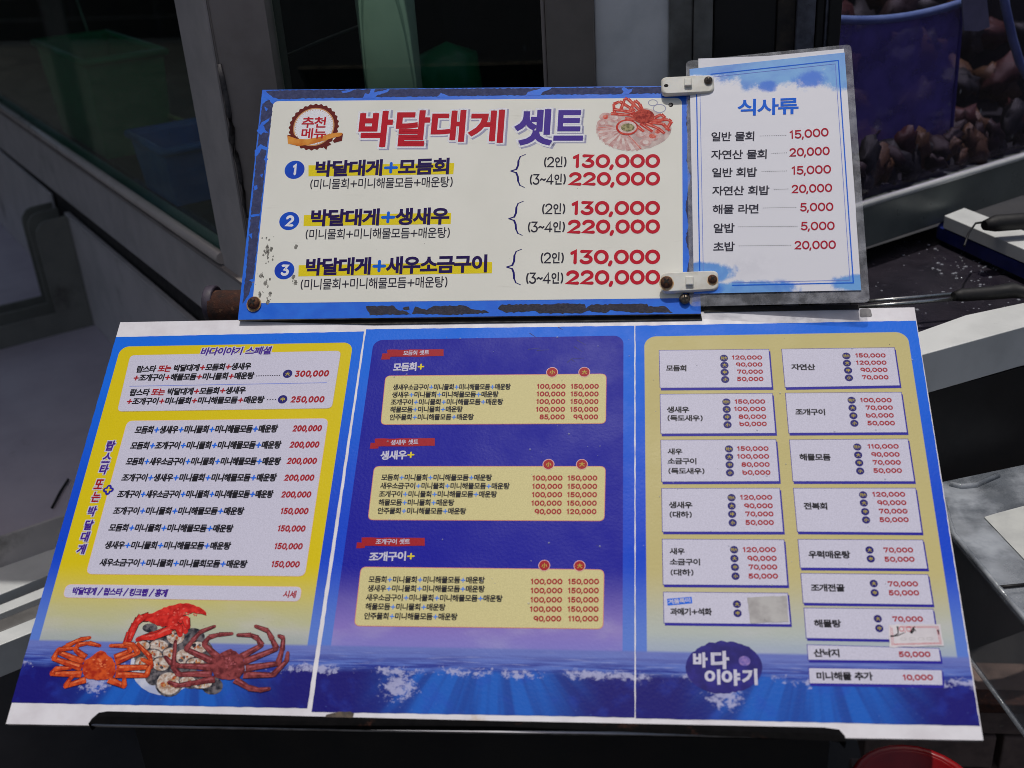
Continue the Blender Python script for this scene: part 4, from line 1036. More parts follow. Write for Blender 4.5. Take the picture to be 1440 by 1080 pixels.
# black strips put in for the shade and dark gap under board and card
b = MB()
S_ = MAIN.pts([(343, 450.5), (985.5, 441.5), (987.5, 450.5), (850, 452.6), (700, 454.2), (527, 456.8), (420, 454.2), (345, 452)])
M_GAPSH = worn('gap_shade_black', (14, 13, 13), (24, 20, 18), .7, 60, dirt=(60, 44, 34), dlo=.64, dhi=.76, dscale=60)
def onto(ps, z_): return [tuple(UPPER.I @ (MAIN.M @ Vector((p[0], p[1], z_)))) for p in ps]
k = len(S_); b.add(onto(S_, .0012) + onto(S_, .0002), [list(range(k)), list(range(k, 2 * k))[::-1]] + [(i, k + i, k + (i + 1) % k, (i + 1) % k) for i in range(k)], M_GAPSH)
b.build('gap_shade_strip', set_board, fix=True)
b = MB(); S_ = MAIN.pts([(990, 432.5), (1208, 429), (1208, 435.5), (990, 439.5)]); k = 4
b.add(onto(S_, .0012) + onto(S_, .0002), [list(range(k)), list(range(k, 2 * k))[::-1]] + [(i, k + i, k + (i + 1) % k, (i + 1) % k) for i in range(k)], M_GAPSH)
b.build('gap_shade_strip', set_board, fix=True)
b = MB(); b.flat(ragged(rrect(MAIN.pts([(1209, 434), (1224, 433.5), (1227, 445.5), (1209, 446)]), .003), .0002, .002, 4), 0.5 * LAYER, M_GREYSM); b.build('grey_smear', board)  # grey smear on the rim beside the card's lower corner
# ---- screws
M_RUST = worn('rusty_steel', (104, 66, 44), (58, 38, 30), 0.7, 200, metal=.4, dirt=(120, 62, 26), dlo=.55, dhi=.7, dscale=300, bmp=.4)
M_SCREW = worn('dark_screw', (120, 108, 96), (66, 58, 54), 0.35, 200, metal=.6, dirt=(90, 50, 26), dlo=.6, dhi=.7, dscale=300, bmp=.2)
M_SLOT = worn('screw_slot', (12, 11, 11), (20, 18, 16), .8, 100)
def screw(parent, c, r, z, m, rot=.4, stain=None, pl=None):
    b = MB(); M = Matrix.Translation((c[0], c[1], z))
    if stain: b.flat(ragged([(c[0] + r * 1.22 * math.cos(t), c[1] - r * .15 + r * 1.3 * math.sin(t)) for t in [.45 * k for k in range(14)]], r * .12, r * .4, 2), z + .3 * LAYER, stain)
    b.lathe([(r, .0003), (r, r * .25), (r * .86, r * .5), (r * .5, r * .68), (.00001, r * .74)], m, M, 18)
    for k in range(2):
        a = rot + k * math.pi / 2; dx, dy = math.cos(a), math.sin(a); l, w_ = r * .55, r * .13
        P = [(c[0] + dx * l * s - dy * w_ * t, c[1] + dy * l * s + dx * w_ * t, z + r * .77 - (k * 1e-5)) for s, t in ((-1, -1), (1, -1), (1, 1), (-1, 1))]
        b.add(P, [(0, 1, 2, 3)], M_SLOT)
    return b.build('screw', parent)
I_STAIN = ink('rust_stain', (150, 104, 60), (196, 170, 130), 200, rough=.7)
screw(set_board, UPPER.p(357.5, 426.8), mm(8.5, (357, 427), UPPER), 0.0012, M_RUST, .6, I_STAIN)
screw(set_board, UPPER.p(962.9, 421.4), mm(8, (962, 421), UPPER), 0.0012, M_SCREW, .2)
b = MB(); disc(b, UPPER.p(943.4, 147.5), .0028, .0028, .7 * LAYER, M_SLOT, 12); disc(b, UPPER.p(942.6, 147.2), .0016, .0016, .9 * LAYER, M_EDGE, 8); b.build('screw_hole', set_board)

# ---------------------------------------------------------------- 3. laminated meal card
card = empty('meal_card', CARD.M, 'laminated white meal price card with blue watercolour corners held by two plastic clips', 'menu card')
m_lam, bs = new_mat('clear_laminate')
o, x, y, z = coords()
put(bs, 'Base Color', rgb(196, 198, 206)); bs.inputs['Roughness'].default_value = .22
put(bs, 'Alpha', sstep(noise(o, 55.0, 5.0, .6), .35, .75) * .26 + .10)
bump(bs, noise(o, 160.0, 4.0), .25, .001)
b = MB()
LQ = [(964.4, 87), (1000, 86), (1120, 76.5), (1197, 61.6), (1223.5, 424), (1150, 428), (1040, 431), (971, 432)]
def rr2(P, r): return rrect(P, r)
P = CARD.pts([(964.4, 85), (1197, 61.2), (1223.5, 424.5), (969.5, 430.5)])
P = rrect(P, .006)
zl = -.0012
b.add([(p[0], p[1], zl) for p in P] + [(p[0], p[1], zl - .0003) for p in P], [list(range(len(P))), list(range(len(P), 2 * len(P)))[::-1]] + [(i, len(P) + i, len(P) + (i + 1) % len(P), (i + 1) % len(P)) for i in range(len(P))], m_lam)
b.build('laminate_pouch', card)
m_pap, bs = new_mat('card_paper')
o, x, y, z = coords()
cx0, cy0 = CARD.p(970, 97); cx1, cy1 = CARD.p(1211, 409)
u = (x * .001 - cx0) / (cx1 - cx0); v = (y * .001 - cy0) / (cy1 - cy0)
cloud = noise(vec(u * 2.6, v * 3.6, 2.0), 1.0, 7.0, .62, .5)
fine = noise(vec(u * 9.0, v * 12.0, 5.0), 1.0, 6.0, .7)
def blob(cx, cy, rx, ry): return sstep(xlen((u - cx) / rx, (v - cy) / ry), 1.0, .0)
wsh = xmax(blob(.62, .02, .62, .16), xmax(blob(.98, .07, .30, .13), blob(.10, .0, .30, .06)))
wsh = xmax(wsh, xmax(xmax(blob(.08, .90, .26, .07) , blob(.26, .985, .52, .075)), blob(1.0, .97, .26, .06)))
dk = xmax(blob(.76, .09, .22, .075), xmax(blob(.50, .11, .13, .05), blob(.03, .97, .30, .06)))
kk = sstep(wsh * 1.25 + (cloud - .5) * 2.2 + (fine - .5) * .9, .20, .55) * sstep(wsh, .02, .22)
c = cmix(kk * .92, rgb(232, 232, 240), cmix(sstep(cloud, .35, .65), rgb(96, 172, 236), rgb(44, 128, 224)))
c = cmix(sstep(dk + (fine - .5) * 1.2 + (cloud - .5), .30, .80) * .9, c, rgb(0, 110, 226))
c = cmix(blob(.32, .88, .3, .09) * sstep(fine, .4, .6) * .12, c, rgb(150, 150, 170))
put(bs, 'Base Color', c); bs.inputs['Roughness'].default_value = .38
bump(bs, noise(o, 9.0, 3.0) + noise(o, 90.0, 3.0) * .15, .12, .004)
M_PAPER = worn('white_paper', (230, 230, 238), (222, 222, 230), .6, 20)
b = MB()
def sheet(P, z_, m, th=.0003):
    k = len(P)
    b.flat(P, z_, m); P2 = P
    b.add([(p[0], p[1], z_) for p in P2] + [(p[0], p[1], z_ - th) for p in P2], [(i, k + i, k + (i + 1) % k, (i + 1) % k) for i in range(k)], M_PAPER)
sheet(CARD.pts([(982, 82), (1080, 78.3), (1187, 68), (1204, 300), (984, 300)]), -.0006, M_PAPER)
b.build('spare_sheet', card)
b = MB()
sheet(CARD.pts([(969.7, 97), (1187.8, 73.8), (1211, 408), (1100, 410.3), (976, 413)]), 0.0, m_pap)
paper = b.build('price_paper', card)
b = MB()
for pts, w_ in (([(979.6, 107), (979.6, 132), (984.4, 403)], 1.7), ([(984.2, 111), (984.4, 132), (989.3, 398)], .8), ([(1000, 104.4), (1178.9, 85), (1200, 397.8), (1030, 401.3)], 1.7), ([(1000, 108.6), (1174.6, 89.8), (1195.2, 394), (1030, 397.6)], .8)):
    ribbon(b, CARD.pts(pts), mm(w_, (1080, 250), CARD), LAYER, I_BLUE if w_ > 1 else I_LINE)
b.build('border_rule', paper)
def cline(name, segs, L, R, h, **k): return line(paper, name, segs, L, R, h, pl=CARD, **k)
cline('card_title', [('식사류', I_BLUE)], (1037, 163.3), (1123.5, 160.3), 23.5, wt=.145)
I_CRED = ink('card_price_red', (176, 20, 48))
for s, a, c_, yb, d0, d1, yd, p, pa, pc, pb, pb2 in (
    ('일반 물회', 999.6, 1062, 198.9, 1069, 1105, 191.3, '15,000', 1110.7, 1165.6, 195.7, 191.6), ('자연산 물회', 1000, 1079.6, 224.2, 1085.6, 1106, 215.8, '20,000', 1110, 1167, 220.5, 218),
    ('일반 회밥', 1000.7, 1064.5, 249.4, 1071.6, 1106, 241.3, '15,000', 1113.3, 1168.9, 246, 243.8), ('자연산 회밥', 1001.6, 1081.8, 275, 1089, 1108, 266.6, '20,000', 1113, 1170.4, 271.9, 270),
    ('해물 라면', 1002, 1067.8, 301, 1074, 1119, 292.5, '5,000', 1125, 1172, 297.5, 296.6), ('알밥', 1003, 1033, 327.8, 1039, 1120.7, 319, '5,000', 1126, 1173.8, 324, 323.4), ('초밥', 1003, 1033.3, 353.8, 1040, 1112, 345.8, '20,000', 1117, 1175.6, 350.8, 350)):
    cline('dish_name', [(s, I_GREY)], (a, yb), (c_, yb - .8), 13.2, wt=.125)
    b_ = dots(paper, (d0, yd), (d1, yd - .8), I_GREY, .0003, .0019, CARD, 1.5)
    cline('price', [(p, I_CRED)], (pa, pb), (pc, pb2), 12, wt=.165)

# ---------------------------------------------------------------- 4. plastic clips joining card and board
m_pl, bs = new_mat('milky_plastic')
o, x, y, z = coords()
put(bs, 'Base Color', cmix(sstep(noise(o, 70.0, 5.0), .4, .7), rgb(224, 223, 216), rgb(208, 205, 194)))
bs.inputs['Roughness'].default_value = .38; bs.inputs['Subsurface Weight'].default_value = .25; bs.inputs['Subsurface Radius'].default_value = (.004, .003, .002); bs.inputs['Subsurface Scale'].default_value = .6
M_CSTAIN = worn('clip_rust_stain', (196, 150, 96), (222, 206, 176), .5, 200)
def clip(quad, screws, nub, hole, label):
    P = UPPER.pts(quad, .006); cx = sum(p[0] for p in P) / 4; cy = sum(p[1] for p in P) / 4
    root = empty('plastic_clip', UPPER.M @ Matrix.Translation((cx, cy, .003)), label, 'clip', 'white plastic clips joining card and board')
    Q = [(p[0] - cx, p[1] - cy) for p in P]; b = MB()
    R_ = rrect(Q, .0065, 6); k = len(R_)
    lv = [(1.0, 0), (1.0, .0026), (.993, .0038), (.972, .0049), (.935, .0056), (.90, .0058)]
    vs = []; fs = []
    for s_, h_ in lv: vs += [(q[0] * s_, q[1] * (s_ if s_ == 1 else s_ - .03), h_) for q in R_]
    for j in range(5): fs += [(j * k + i, j * k + (i + 1) % k, (j + 1) * k + (i + 1) % k, (j + 1) * k + i) for i in range(k)]
    b.add(vs, fs, m_pl, True); b.add(vs[-k:], [list(range(k))], m_pl); b.add(vs[:k], [list(range(k))[::-1]], m_pl)
    b.build('clip_body', root, fix=True)
    nq = UPPER.p(*nub, .008); nx, ny = nq[0] - cx, nq[1] - cy; b = MB()
    b.box((nx - .0042, ny - .0048, .0058), (nx + .0042, ny + .0048, .0095), m_pl); b.build('latch_nub', root, bevel=.0009)
    for (u_, v_, r_, st) in screws:
        q = UPPER.p(u_, v_, .0085); screw(root, (q[0] - cx, q[1] - cy), mm(r_, (u_, v_), UPPER), .0059, M_RUST if st else M_SCREW, .7, M_CSTAIN if st else None)
    if hole:
        q = UPPER.p(*hole, .0085); b = MB(); disc(b, (q[0] - cx, q[1] - cy), .0026, .0020, .00592, M_SLOT, 14); b.build('screw_hole', root)
    return root
clip([(929, 109.5), (1004, 106), (1005, 131), (930, 134.5)], [(996, 113.8, 6, 0)], (967.5, 117.5), (936.8, 120.6), 'upper plastic clip with one screw and one empty hole')
clip([(929.5, 384), (1010, 380.5), (1011, 408.5), (930.5, 412.5)], [(937.3, 397.4, 8.6, 1), (1001.8, 393, 6.4, 1)], (969.6, 396.2), None, 'lower plastic clip with two rusty screws')
# ---------------------------------------------------------------- stall behind the boards
V = Vector
PA = onz(350, 372, 1.0)
dL = (onz(0, 140, 1.0) - PA).normalized(); nL = V((-dL.y, dL.x, 0))      # along the left tank front, and out of it
def LL(l, n, z): return V((PA.x, PA.y, 0)) + dL * l + nL * n + V((0, 0, z))
PR = onz(1212, 286, 1.0)
dR = (onz(1440, 217, 1.0) - PR).normalized(); nR = V((dR.y, -dR.x, 0))
def RR(l, n, z): return V((PR.x, PR.y, 0)) + dR * l + nR * n + V((0, 0, z))

M_ALU = worn('grey_painted_aluminium', (196, 190, 188), (180, 176, 174), .45, 14, dirt=(96, 94, 92), dlo=.62, dhi=.78, dscale=7)
M_ALU_D = worn('weathered_aluminium', (150, 142, 138), (134, 126, 122), .5, 14, dirt=(70, 66, 64), dlo=.6, dhi=.75, dscale=9)
M_STEEL = worn('painted_tray_steel', (206, 200, 198), (190, 186, 184), .5, 9, dirt=(110, 106, 100), dlo=.60, dhi=.78, dscale=6)
M_TRAYF = worn('tray_floor_film', (204, 196, 206), (190, 182, 194), .45, 7, dirt=(96, 90, 92), dlo=.6, dhi=.8, dscale=5)
M_BEAD = worn('bright_sealing_bead', (206, 196, 188), (190, 180, 172), .3, 4)
M_FIN = worn('shaded_fin_steel', (132, 132, 122), (118, 118, 110), .5, 9, dirt=(90, 86, 78), dlo=.6, dhi=.78, dscale=6)  # tray steel in a darker tone, putting the fins' shade into the colour
M_BLACK = worn('black_rubber', (16, 16, 18), (26, 25, 26), .6, 40)
M_DARKW = worn('dark_tank_wall', (14, 18, 18), (24, 24, 26), .7, 5)
M_WHITEP = worn('white_pvc', (222, 224, 222), (204, 206, 204), .4, 10, dirt=(150, 150, 146), dlo=.62, dhi=.76, dscale=12)
def glass_mat(name, tint, alpha_dirt=.04, rough=.02):
    m, b = new_mat(name); nt = m.node_tree
    o, x, y, z = coords()
    tr = nt.nodes.new('ShaderNodeBsdfTransparent'); tr.inputs[0].default_value = rgb(*tint)
    gl = nt.nodes.new('ShaderNodeBsdfGlossy'); gl.inputs['Roughness'].default_value = rough
    lw = nt.nodes.new('ShaderNodeLayerWeight'); lw.inputs['Blend'].default_value = .5
    fr = X.m('POWER', X(lw.outputs['Facing']), 5.0) * .55 + .028
    mx = nt.nodes.new('ShaderNodeMixShader'); nt.links.new(fr.k, mx.inputs[0]); nt.links.new(tr.outputs[0], mx.inputs[1]); nt.links.new(gl.outputs[0], mx.inputs[2])
    df = nt.nodes.new('ShaderNodeBsdfDiffuse'); df.inputs[0].default_value = rgb(190, 190, 196)
    k = sstep(noise(vec(x * .02, y * .02, z * .004), 1.0, 8.0, .7), .55, .8) * alpha_dirt + sstep(voro(vec(x * .02, y * .02, z * .012), 1.0), .07, .02) * alpha_dirt * 3.0
    m2 = nt.nodes.new('ShaderNodeMixShader'); nt.links.new(k.k, m2.inputs[0]); nt.links.new(mx.outputs[0], m2.inputs[1]); nt.links.new(df.outputs[0], m2.inputs[2])
    nt.links.new(m2.outputs[0], nt.nodes['Material Output'].inputs[0])
    return m
M_GLASS = glass_mat('tank_glass', (214, 238, 230), .07)
M_GLASS3 = glass_mat('wet_tank_glass', (226, 222, 240), .11)
M_GLASS2 = glass_mat('window_glass', (200, 210, 208), .03)

# left tank
tank = empty('fish_tank', LL(.0, 0, .86), 'dark glass fish tank with grey aluminium frame left of the boards', 'fish tank')
tank_m = tank.matrix_world.inverted(); bpy.context.view_layer.update(); tank_m = tank.matrix_world.inverted()
def rel(root, mb, name, bevel=0.0, **k):
    I = Matrix.Translation(-root.location)
    mb.v = [tuple(I @ V(p)) for p in mb.v]
    return tag(mb.build(name, root, bevel, None, True), **k)
def prism(b, ring, z0, z1, m):
    b.slab([V((p.x, p.y, z0)) for p in ring], (0, 0, z1 - z0), m)
ridge = onv(344, 300, PA, dL); lr = (ridge - PA).dot(dL)
rt = ony(390, 125, ridge.y)
b = MB(); prism(b, [LL(lr, 0, 0), LL(lr + .001, 0, 0), V((rt.x, rt.y, 0)), V((rt.x, rt.y + .06, 0)), LL(.105, -.05, 0), LL(.105, 0, 0)], .84, 1.47, M_ALU_D); 
rel(tank, b, 'corner_post')
b = MB(); prism(b, [LL(lr + .006, .003, 0), LL(.104, .003, 0), LL(.104, .0005, 0), LL(lr + .006, .0005, 0)], .86, 1.47, M_ALU); rel(tank, b, 'post_face')
b = MB(); rr = random.Random(5)
pts = [ony(308 + (i / 12) * 40 + rr.uniform(-2, 2), 90 + i * 18, ridge.y - .0006) for i in range(13)]
b.tube(pts, [.0015 + .0028 * (1 - abs(i - 4) / 10) + rr.uniform(-.0008, .0008) for i in range(13)], worn('torn_grey_sealant', (92, 88, 88), (60, 58, 60), .7, 200), 6); rel(tank, b, 'torn_sealant')
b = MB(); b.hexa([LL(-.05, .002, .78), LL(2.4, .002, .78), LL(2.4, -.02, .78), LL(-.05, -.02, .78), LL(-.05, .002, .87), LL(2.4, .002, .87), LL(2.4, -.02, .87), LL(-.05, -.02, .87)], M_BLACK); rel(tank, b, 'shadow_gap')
b = MB(); l0, l1 = lr - .012, 2.4
b.hexa([LL(l0, .004, .862), LL(l1, .004, .84), LL(l1, -.05, .84), LL(l0, -.05, .862), LL(l0, .004, .966), LL(l1, .004, .966), LL(l1, -.05, .966), LL(l0, -.05, .966)], M_ALU); rel(tank, b, 'bottom_rail', .002)
b = MB(); b.hexa([LL(l0 + .02, .010, .967), LL(l1, .010, .967), LL(l1, -.02, .967), LL(l0 + .02, -.02, .967), LL(l0 + .02, .010, .972), LL(l1, .010, .972), LL(l1, -.02, .976), LL(l0 + .02, -.02, .976)], M_ALU_D); rel(tank, b, 'rail_lip')
b = MB(); b.tube([LL(.1, .004, .984), LL(l1, .004, .984)], .009, M_BEAD, 10); rel(tank, b, 'sealing_bead')
b = MB(); b.hexa([LL(.1, -.008, .975), LL(2.4, -.008, .975), LL(2.4, -.014, .975), LL(.1, -.014, .975), LL(.1, -.008, 1.47), LL(2.4, -.008, 1.47), LL(2.4, -.014, 1.47), LL(.1, -.014, 1.47)], M_GLASS); rel(tank, b, 'glass_pane')
b = MB()
b.hexa([LL(.06, -.03, .93), LL(2.5, -.03, .93), LL(2.5, -.8, .93), LL(.06, -.8, .93), LL(.06, -.03, .965), LL(2.5, -.03, .965), LL(2.5, -.8, .965), LL(.06, -.8, .965)], M_DARKW); rel(tank, b, 'tank_floor')
b = MB(); b.hexa([LL(-.2, -.80, .9), LL(2.9, -.80, .9), LL(2.9, -.84, .9), LL(-.2, -.84, .9), LL(-.2, -.80, 1.5), LL(2.9, -.80, 1.5), LL(2.9, -.84, 1.5), LL(-.2, -.84, 1.5)], M_DARKW); rel(tank, b, 'back_wall')
b = MB(); b.hexa([LL(2.45, .004, .8), LL(2.5, .004, .8), LL(2.5, -.8, .8), LL(2.45, -.8, .8), LL(2.45, .004, 1.5), LL(2.5, .004, 1.5), LL(2.5, -.8, 1.5), LL(2.45, -.8, 1.5)], M_DARKW); rel(tank, b, 'end_wall')
# things seen dimly inside it
def deep(u, v, n): return onplane(u, v, LL(0, n, 0), nL)
m_grn, bs = new_mat('green_plastic'); bs.inputs['Base Color'].default_value = rgb(24, 160, 104); bs.inputs['Roughness'].default_value = .3; bs.inputs['Transmission Weight'].default_value = .3
def crate(name, cpt, ln, dp, h, m, label, cat):
    root = empty(name, cpt, label, cat); b = MB()
    ring = lambda s, z_: [V(cpt) + dL * (a * ln / 2 * s) + nL * (c_ * dp / 2 * s) + V((0, 0, z_)) for a, c_ in ((-1, -1), (1, -1), (1, 1), (-1, 1))]
    o0, o1, i1, i0 = ring(.88, 0), ring(1, h), ring(.95, h), ring(.84, .01)
    b.add(o0 + o1 + i1 + i0, [(3, 2, 1, 0)] + [(i, (i + 1) % 4, 4 + (i + 1) % 4, 4 + i) for i in range(4)] + [(4 + i, 4 + (i + 1) % 4, 8 + (i + 1) % 4, 8 + i) for i in range(4)] + [(8 + i, 8 + (i + 1) % 4, 12 + (i + 1) % 4, 12 + i) for i in range(4)] + [(12, 13, 14, 15)], m)
    rel(root, b, 'crate_body', .004)
    b = MB(); r_ = ring(1.02, h); 
    b.tube(r_ + [r_[0]], .008, m, 8); rel(root, b, 'crate_rim')
    return root
q = deep(170, 225, -.13); crate('green_crate', V((q.x, q.y, .966)), .42, .16, .20, m_grn, 'green plastic crate standing inside the left glass tank', 'crate')
q = deep(272, 240, -.12); m_bt = worn('blue_tub', (70, 120, 206), (54, 98, 180), .4, 12); crate('blue_tub', V((q.x, q.y, .966)), .20, .15, .10, m_bt, 'blue plastic tub behind glass beside the left corner post', 'tub')
M_HOSE = worn('pale_hose', (170, 180, 160), (140, 150, 130), .4, 30)
b = MB(); b.tube([deep(u, v, -.2) for u, v in ((100, -40), (108, 0), (122, 40), (134, 80), (141, 112))], .0022, M_HOSE, 8); centred(b, 'air_hose', 'thin pale air hose hanging inside the left tank', 'hose')
b = MB(); b.tube([deep(u, v, -.2) for u, v in ((168, 138), (190, 148), (230, 160), (282, 178))], .004, worn('yellowish_tarp', (186, 170, 110), (150, 140, 90), .5, 30), 8); centred(b, 'tarp_edge', 'yellowish tarp edge seen behind glass left of the post', 'pipe')  # edge of a tarp, drawn as a slim tube

# centre window between the corner posts
yw = ridge.y
win = empty('stall_window', V((0, yw, .86)), 'dark stall window with frosted panel and grey mullions behind the upper board', 'window')
def colm(name, u0, u1, d0, d1, m, v=60, z0=.84, z1=1.47, bevel=.002):
    a = ony(u0, v, yw + d0); c_ = ony(u1, v, yw + d0); b = MB()
    prism(b, [V((a.x, yw + d0, 0)), V((c_.x, yw + d0, 0)), V((c_.x, yw + d1, 0)), V((a.x, yw + d1, 0))], z0, z1, m); return rel(win, b, name, bevel)
M_MULL = worn('brown_grey_mullion', (126, 120, 114), (112, 106, 100), .5, 12)
M_FROST = worn('frosted_panel', (236, 238, 240), (216, 220, 222), .5, 16, dirt=(232, 234, 234), dlo=.5, dhi=.75, dscale=40, bmp=.2)
M_BLKP = worn('black_panel', (22, 22, 24), (30, 29, 30), .5, 10)
M_OCH = worn('stained_strip', (60, 52, 44), (30, 28, 28), .6, 40, dirt=(150, 130, 110), dlo=.6, dhi=.7, dscale=30)
M_STRIP = worn('bluish_aluminium', (110, 114, 128), (70, 72, 82), .35, 40, metal=.4)
M_FRD = worn('smeared_frame', (128, 130, 128), (92, 92, 90), .4, 18, metal=.2, dirt=(120, 124, 128), dlo=.6, dhi=.75, dscale=20)
colm('window_glass', 391, 766, .02, .026, M_GLASS2, bevel=0)
colm('mullion', 768, 836, 0, .06, M_MULL); colm('mullion_edge', 762, 768, .004, .05, M_ALU_D)
colm('frosted_panel', 836.5, 941, .012, .02, M_FROST); colm('smeared_frame', 941, 974, .004, .05, M_FRD); colm('smeared_frame', 975, 1002, .0, .05, M_FRD)
colm('black_panel', 1002.5, 1091, .012, .03, M_BLKP); colm('stained_strip', 1091.5, 1118, .008, .03, M_OCH); colm('aluminium_strip', 1118.5, 1145, .0, .03, M_STRIP); colm('black_post', 1145.5, 1158, .004, .05, M_BLKP); colm('aluminium_strip', 1158.5, 1163, .0, .03, M_STRIP); colm('black_post', 1163.5, 1181, -.004, .09, M_BLKP)
b = MB(); b.box((rt.x - .3, yw + .9, .8), (1.0, yw + .94, 1.5), M_DARKW); rel(win, b, 'back_wall')
b = MB(); b.box((rt.x + .01, yw - .003, .80), (ony(1181, 60, yw).x, yw + .05, .845), M_ALU_D); rel(win, b, 'sill')
M_PIPE = worn('pale_green_pvc', (186, 214, 190), (170, 198, 176), .4, 10)
a = ony(499, 80, yw + .07); c_ = ony(581, 80, yw + .07); r_ = (c_.x - a.x) / 2; b = MB()
b.tube([V(((a.x + c_.x) / 2, yw + .07 + r_, .86)), V(((a.x + c_.x) / 2, yw + .07 + r_, 1.47))], r_, M_PIPE, 24); centred(b, 'drain_pipe', 'pale green vertical pipe behind the dark window', 'pipe')
b = MB(); b.tube([ony(385, 86, yw + .12), ony(450, 58, yw + .12), ony(515, 33, yw + .12), ony(560, 0, yw + .12), ony(590, -20, yw + .12)], .0022, worn('grey_wire', (110, 112, 112), (90, 90, 92), .5, 20), 8); centred(b, 'support_wire', 'grey wire slanting behind the window glass', 'wire')
q = ony(632, 110, yw + .5); b = MB(); b.lathe([(.0001, 0), (.05, .0), (.055, .12), (.05, .17), (.0001, .19)], m_grn, Matrix.Translation((q.x, q.y, q.z - .13)), 16); centred(b, 'green_float', 'small green plastic float seen dimly behind the window', 'float')

# right tank
zb = onv(1222, 347, PR, dR).z
tk2 = empty('fish_tank', RR(0, 0, zb), 'glass tank of shells with pale rail right of the meal card', 'fish tank')
M_RAILD = worn('grey_steel_rail', (112, 118, 114), (92, 98, 96), .35, 10, metal=.2, dirt=(160, 166, 160), dlo=.62, dhi=.8, dscale=6)  # mottled grey steel, the same tone all along the rail
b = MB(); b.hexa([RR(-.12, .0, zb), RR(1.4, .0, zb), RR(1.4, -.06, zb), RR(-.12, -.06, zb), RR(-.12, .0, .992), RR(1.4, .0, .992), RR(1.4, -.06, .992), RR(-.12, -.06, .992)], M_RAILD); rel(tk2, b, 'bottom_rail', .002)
b = MB(); b.tube([RR(-.12, .001, .998), RR(1.4, .001, .998)], .0055, M_WHITEP, 10); rel(tk2, b, 'rail_bead')
b = MB(); b.hexa([RR(-.12, -.012, 1.0), RR(1.4, -.012, 1.0), RR(1.4, -.018, 1.0), RR(-.12, -.018, 1.0), RR(-.12, -.012, 1.47), RR(1.4, -.012, 1.47), RR(1.4, -.018, 1.47), RR(-.12, -.018, 1.47)], M_GLASS3); rel(tk2, b, 'glass_pane')
b = MB(); b.hexa([RR(-.12, -.02, .95), RR(1.6, -.02, .95), RR(1.6, -.7, .95), RR(-.12, -.7, .95), RR(-.12, -.02, .99), RR(1.6, -.02, .99), RR(1.6, -.7, .99), RR(-.12, -.7, .99)], M_DARKW); rel(tk2, b, 'tank_floor')
b = MB(); b.hexa([RR(-.3, -.62, .9), RR(1.8, -.62, .9), RR(1.8, -.66, .9), RR(-.3, -.66, .9), RR(-.3, -.62, 1.5), RR(1.8, -.62, 1.5), RR(1.8, -.66, 1.5), RR(-.3, -.66, 1.5)], M_DARKW); rel(tk2, b, 'back_wall')
def dr(u, v, n): return onplane(u, v, RR(0, n, 0), nR)
m_net, bs = new_mat('blue_translucent_bag'); nt = m_net.node_tree
o, x, y, z = coords()
bs.inputs['Base Color'].default_value = rgb(150, 140, 222); bs.inputs['Roughness'].default_value = .3
put(bs, 'Alpha', sstep(noise(o, 24.0, 5.0), .35, .7) * .34 + .34)
M_BAGRIM = worn('pale_blue_rim', (140, 170, 206), (110, 140, 186), .35, 20)
bag = empty('mesh_tub', dr(1265, 250, -.10), 'blue translucent tub of shells hanging inside the right tank', 'tub')
b = MB(); n_ = 18; rows_ = 7; vs = []
for j in range(rows_ + 1):
    for i in range(n_ + 1):
        t = i / n_; u = 1172 + 182 * t; top = 27 - 4 * math.sin(t * 3.1) * -1 - 24 * t * t; v = top + (238 - top) * j / rows_
        vs.append(dr(u - 3 * j * t, v, -.07 - .05 * math.sin(math.pi * (1 - t) * .5)))
b.add(vs, [(j * (n_ + 1) + i, j * (n_ + 1) + i + 1, (j + 1) * (n_ + 1) + i + 1, (j + 1) * (n_ + 1) + i) for j in range(rows_) for i in range(n_)], m_net, True)
vs2 = [v_ - nR * .004 for v_ in vs]; b.add(vs2, [((j + 1) * (n_ + 1) + i, (j + 1) * (n_ + 1) + i + 1, j * (n_ + 1) + i + 1, j * (n_ + 1) + i) for j in range(rows_) for i in range(n_)], m_net, True)
rel(bag, b, 'tub_wall')
b = MB(); b.tube([vs[i] for i in range(n_ + 1)], .0065, M_BAGRIM, 8); rel(bag, b, 'tub_rim')
b = MB(); b.tube([vs[j * (n_ + 1) + n_] for j in range(rows_ + 1)], .003, worn('violet_seam', (70, 60, 150), (60, 56, 130), .4, 20), 8); rel(bag, b, 'tub_seam')
b = MB(); b.slab([dr(1352, -20, -.05), dr(1386, -20, -.05), dr(1392, 38, -.05), dr(1376, 44, -.05), dr(1356, 43, -.05)], -nR * .002, worn('pale_plastic_tag', (168, 176, 170), (140, 150, 146), .5, 20)); centred(b, 'plastic_tag', 'pale plastic tag hanging beside the blue tub', 'tag')
b = MB(); b.tube([dr(u, v, -.06) for u, v in ((1408, -30), (1414, 10), (1424, 55), (1434, 88), (1446, 110))], .007, M_BAGRIM, 10); centred(b, 'water_hose', 'pale blue water hose curving down the right tank', 'hose')
rr = random.Random(21)
SHM = [worn('sea_shell_%s' % k, c1, c2, .45, 40, dirt=c3, dlo=.55, dhi=.7, dscale=24, bmp=.5) for k, c1, c2, c3 in
       (('ochre', (104, 74, 42), (56, 38, 28), (180, 146, 96)), ('brown', (58, 40, 34), (32, 24, 26), (110, 86, 72)), ('black', (26, 28, 26), (44, 42, 38), (80, 74, 60)), ('reddish', (86, 44, 36), (44, 26, 26), (132, 96, 78)))]
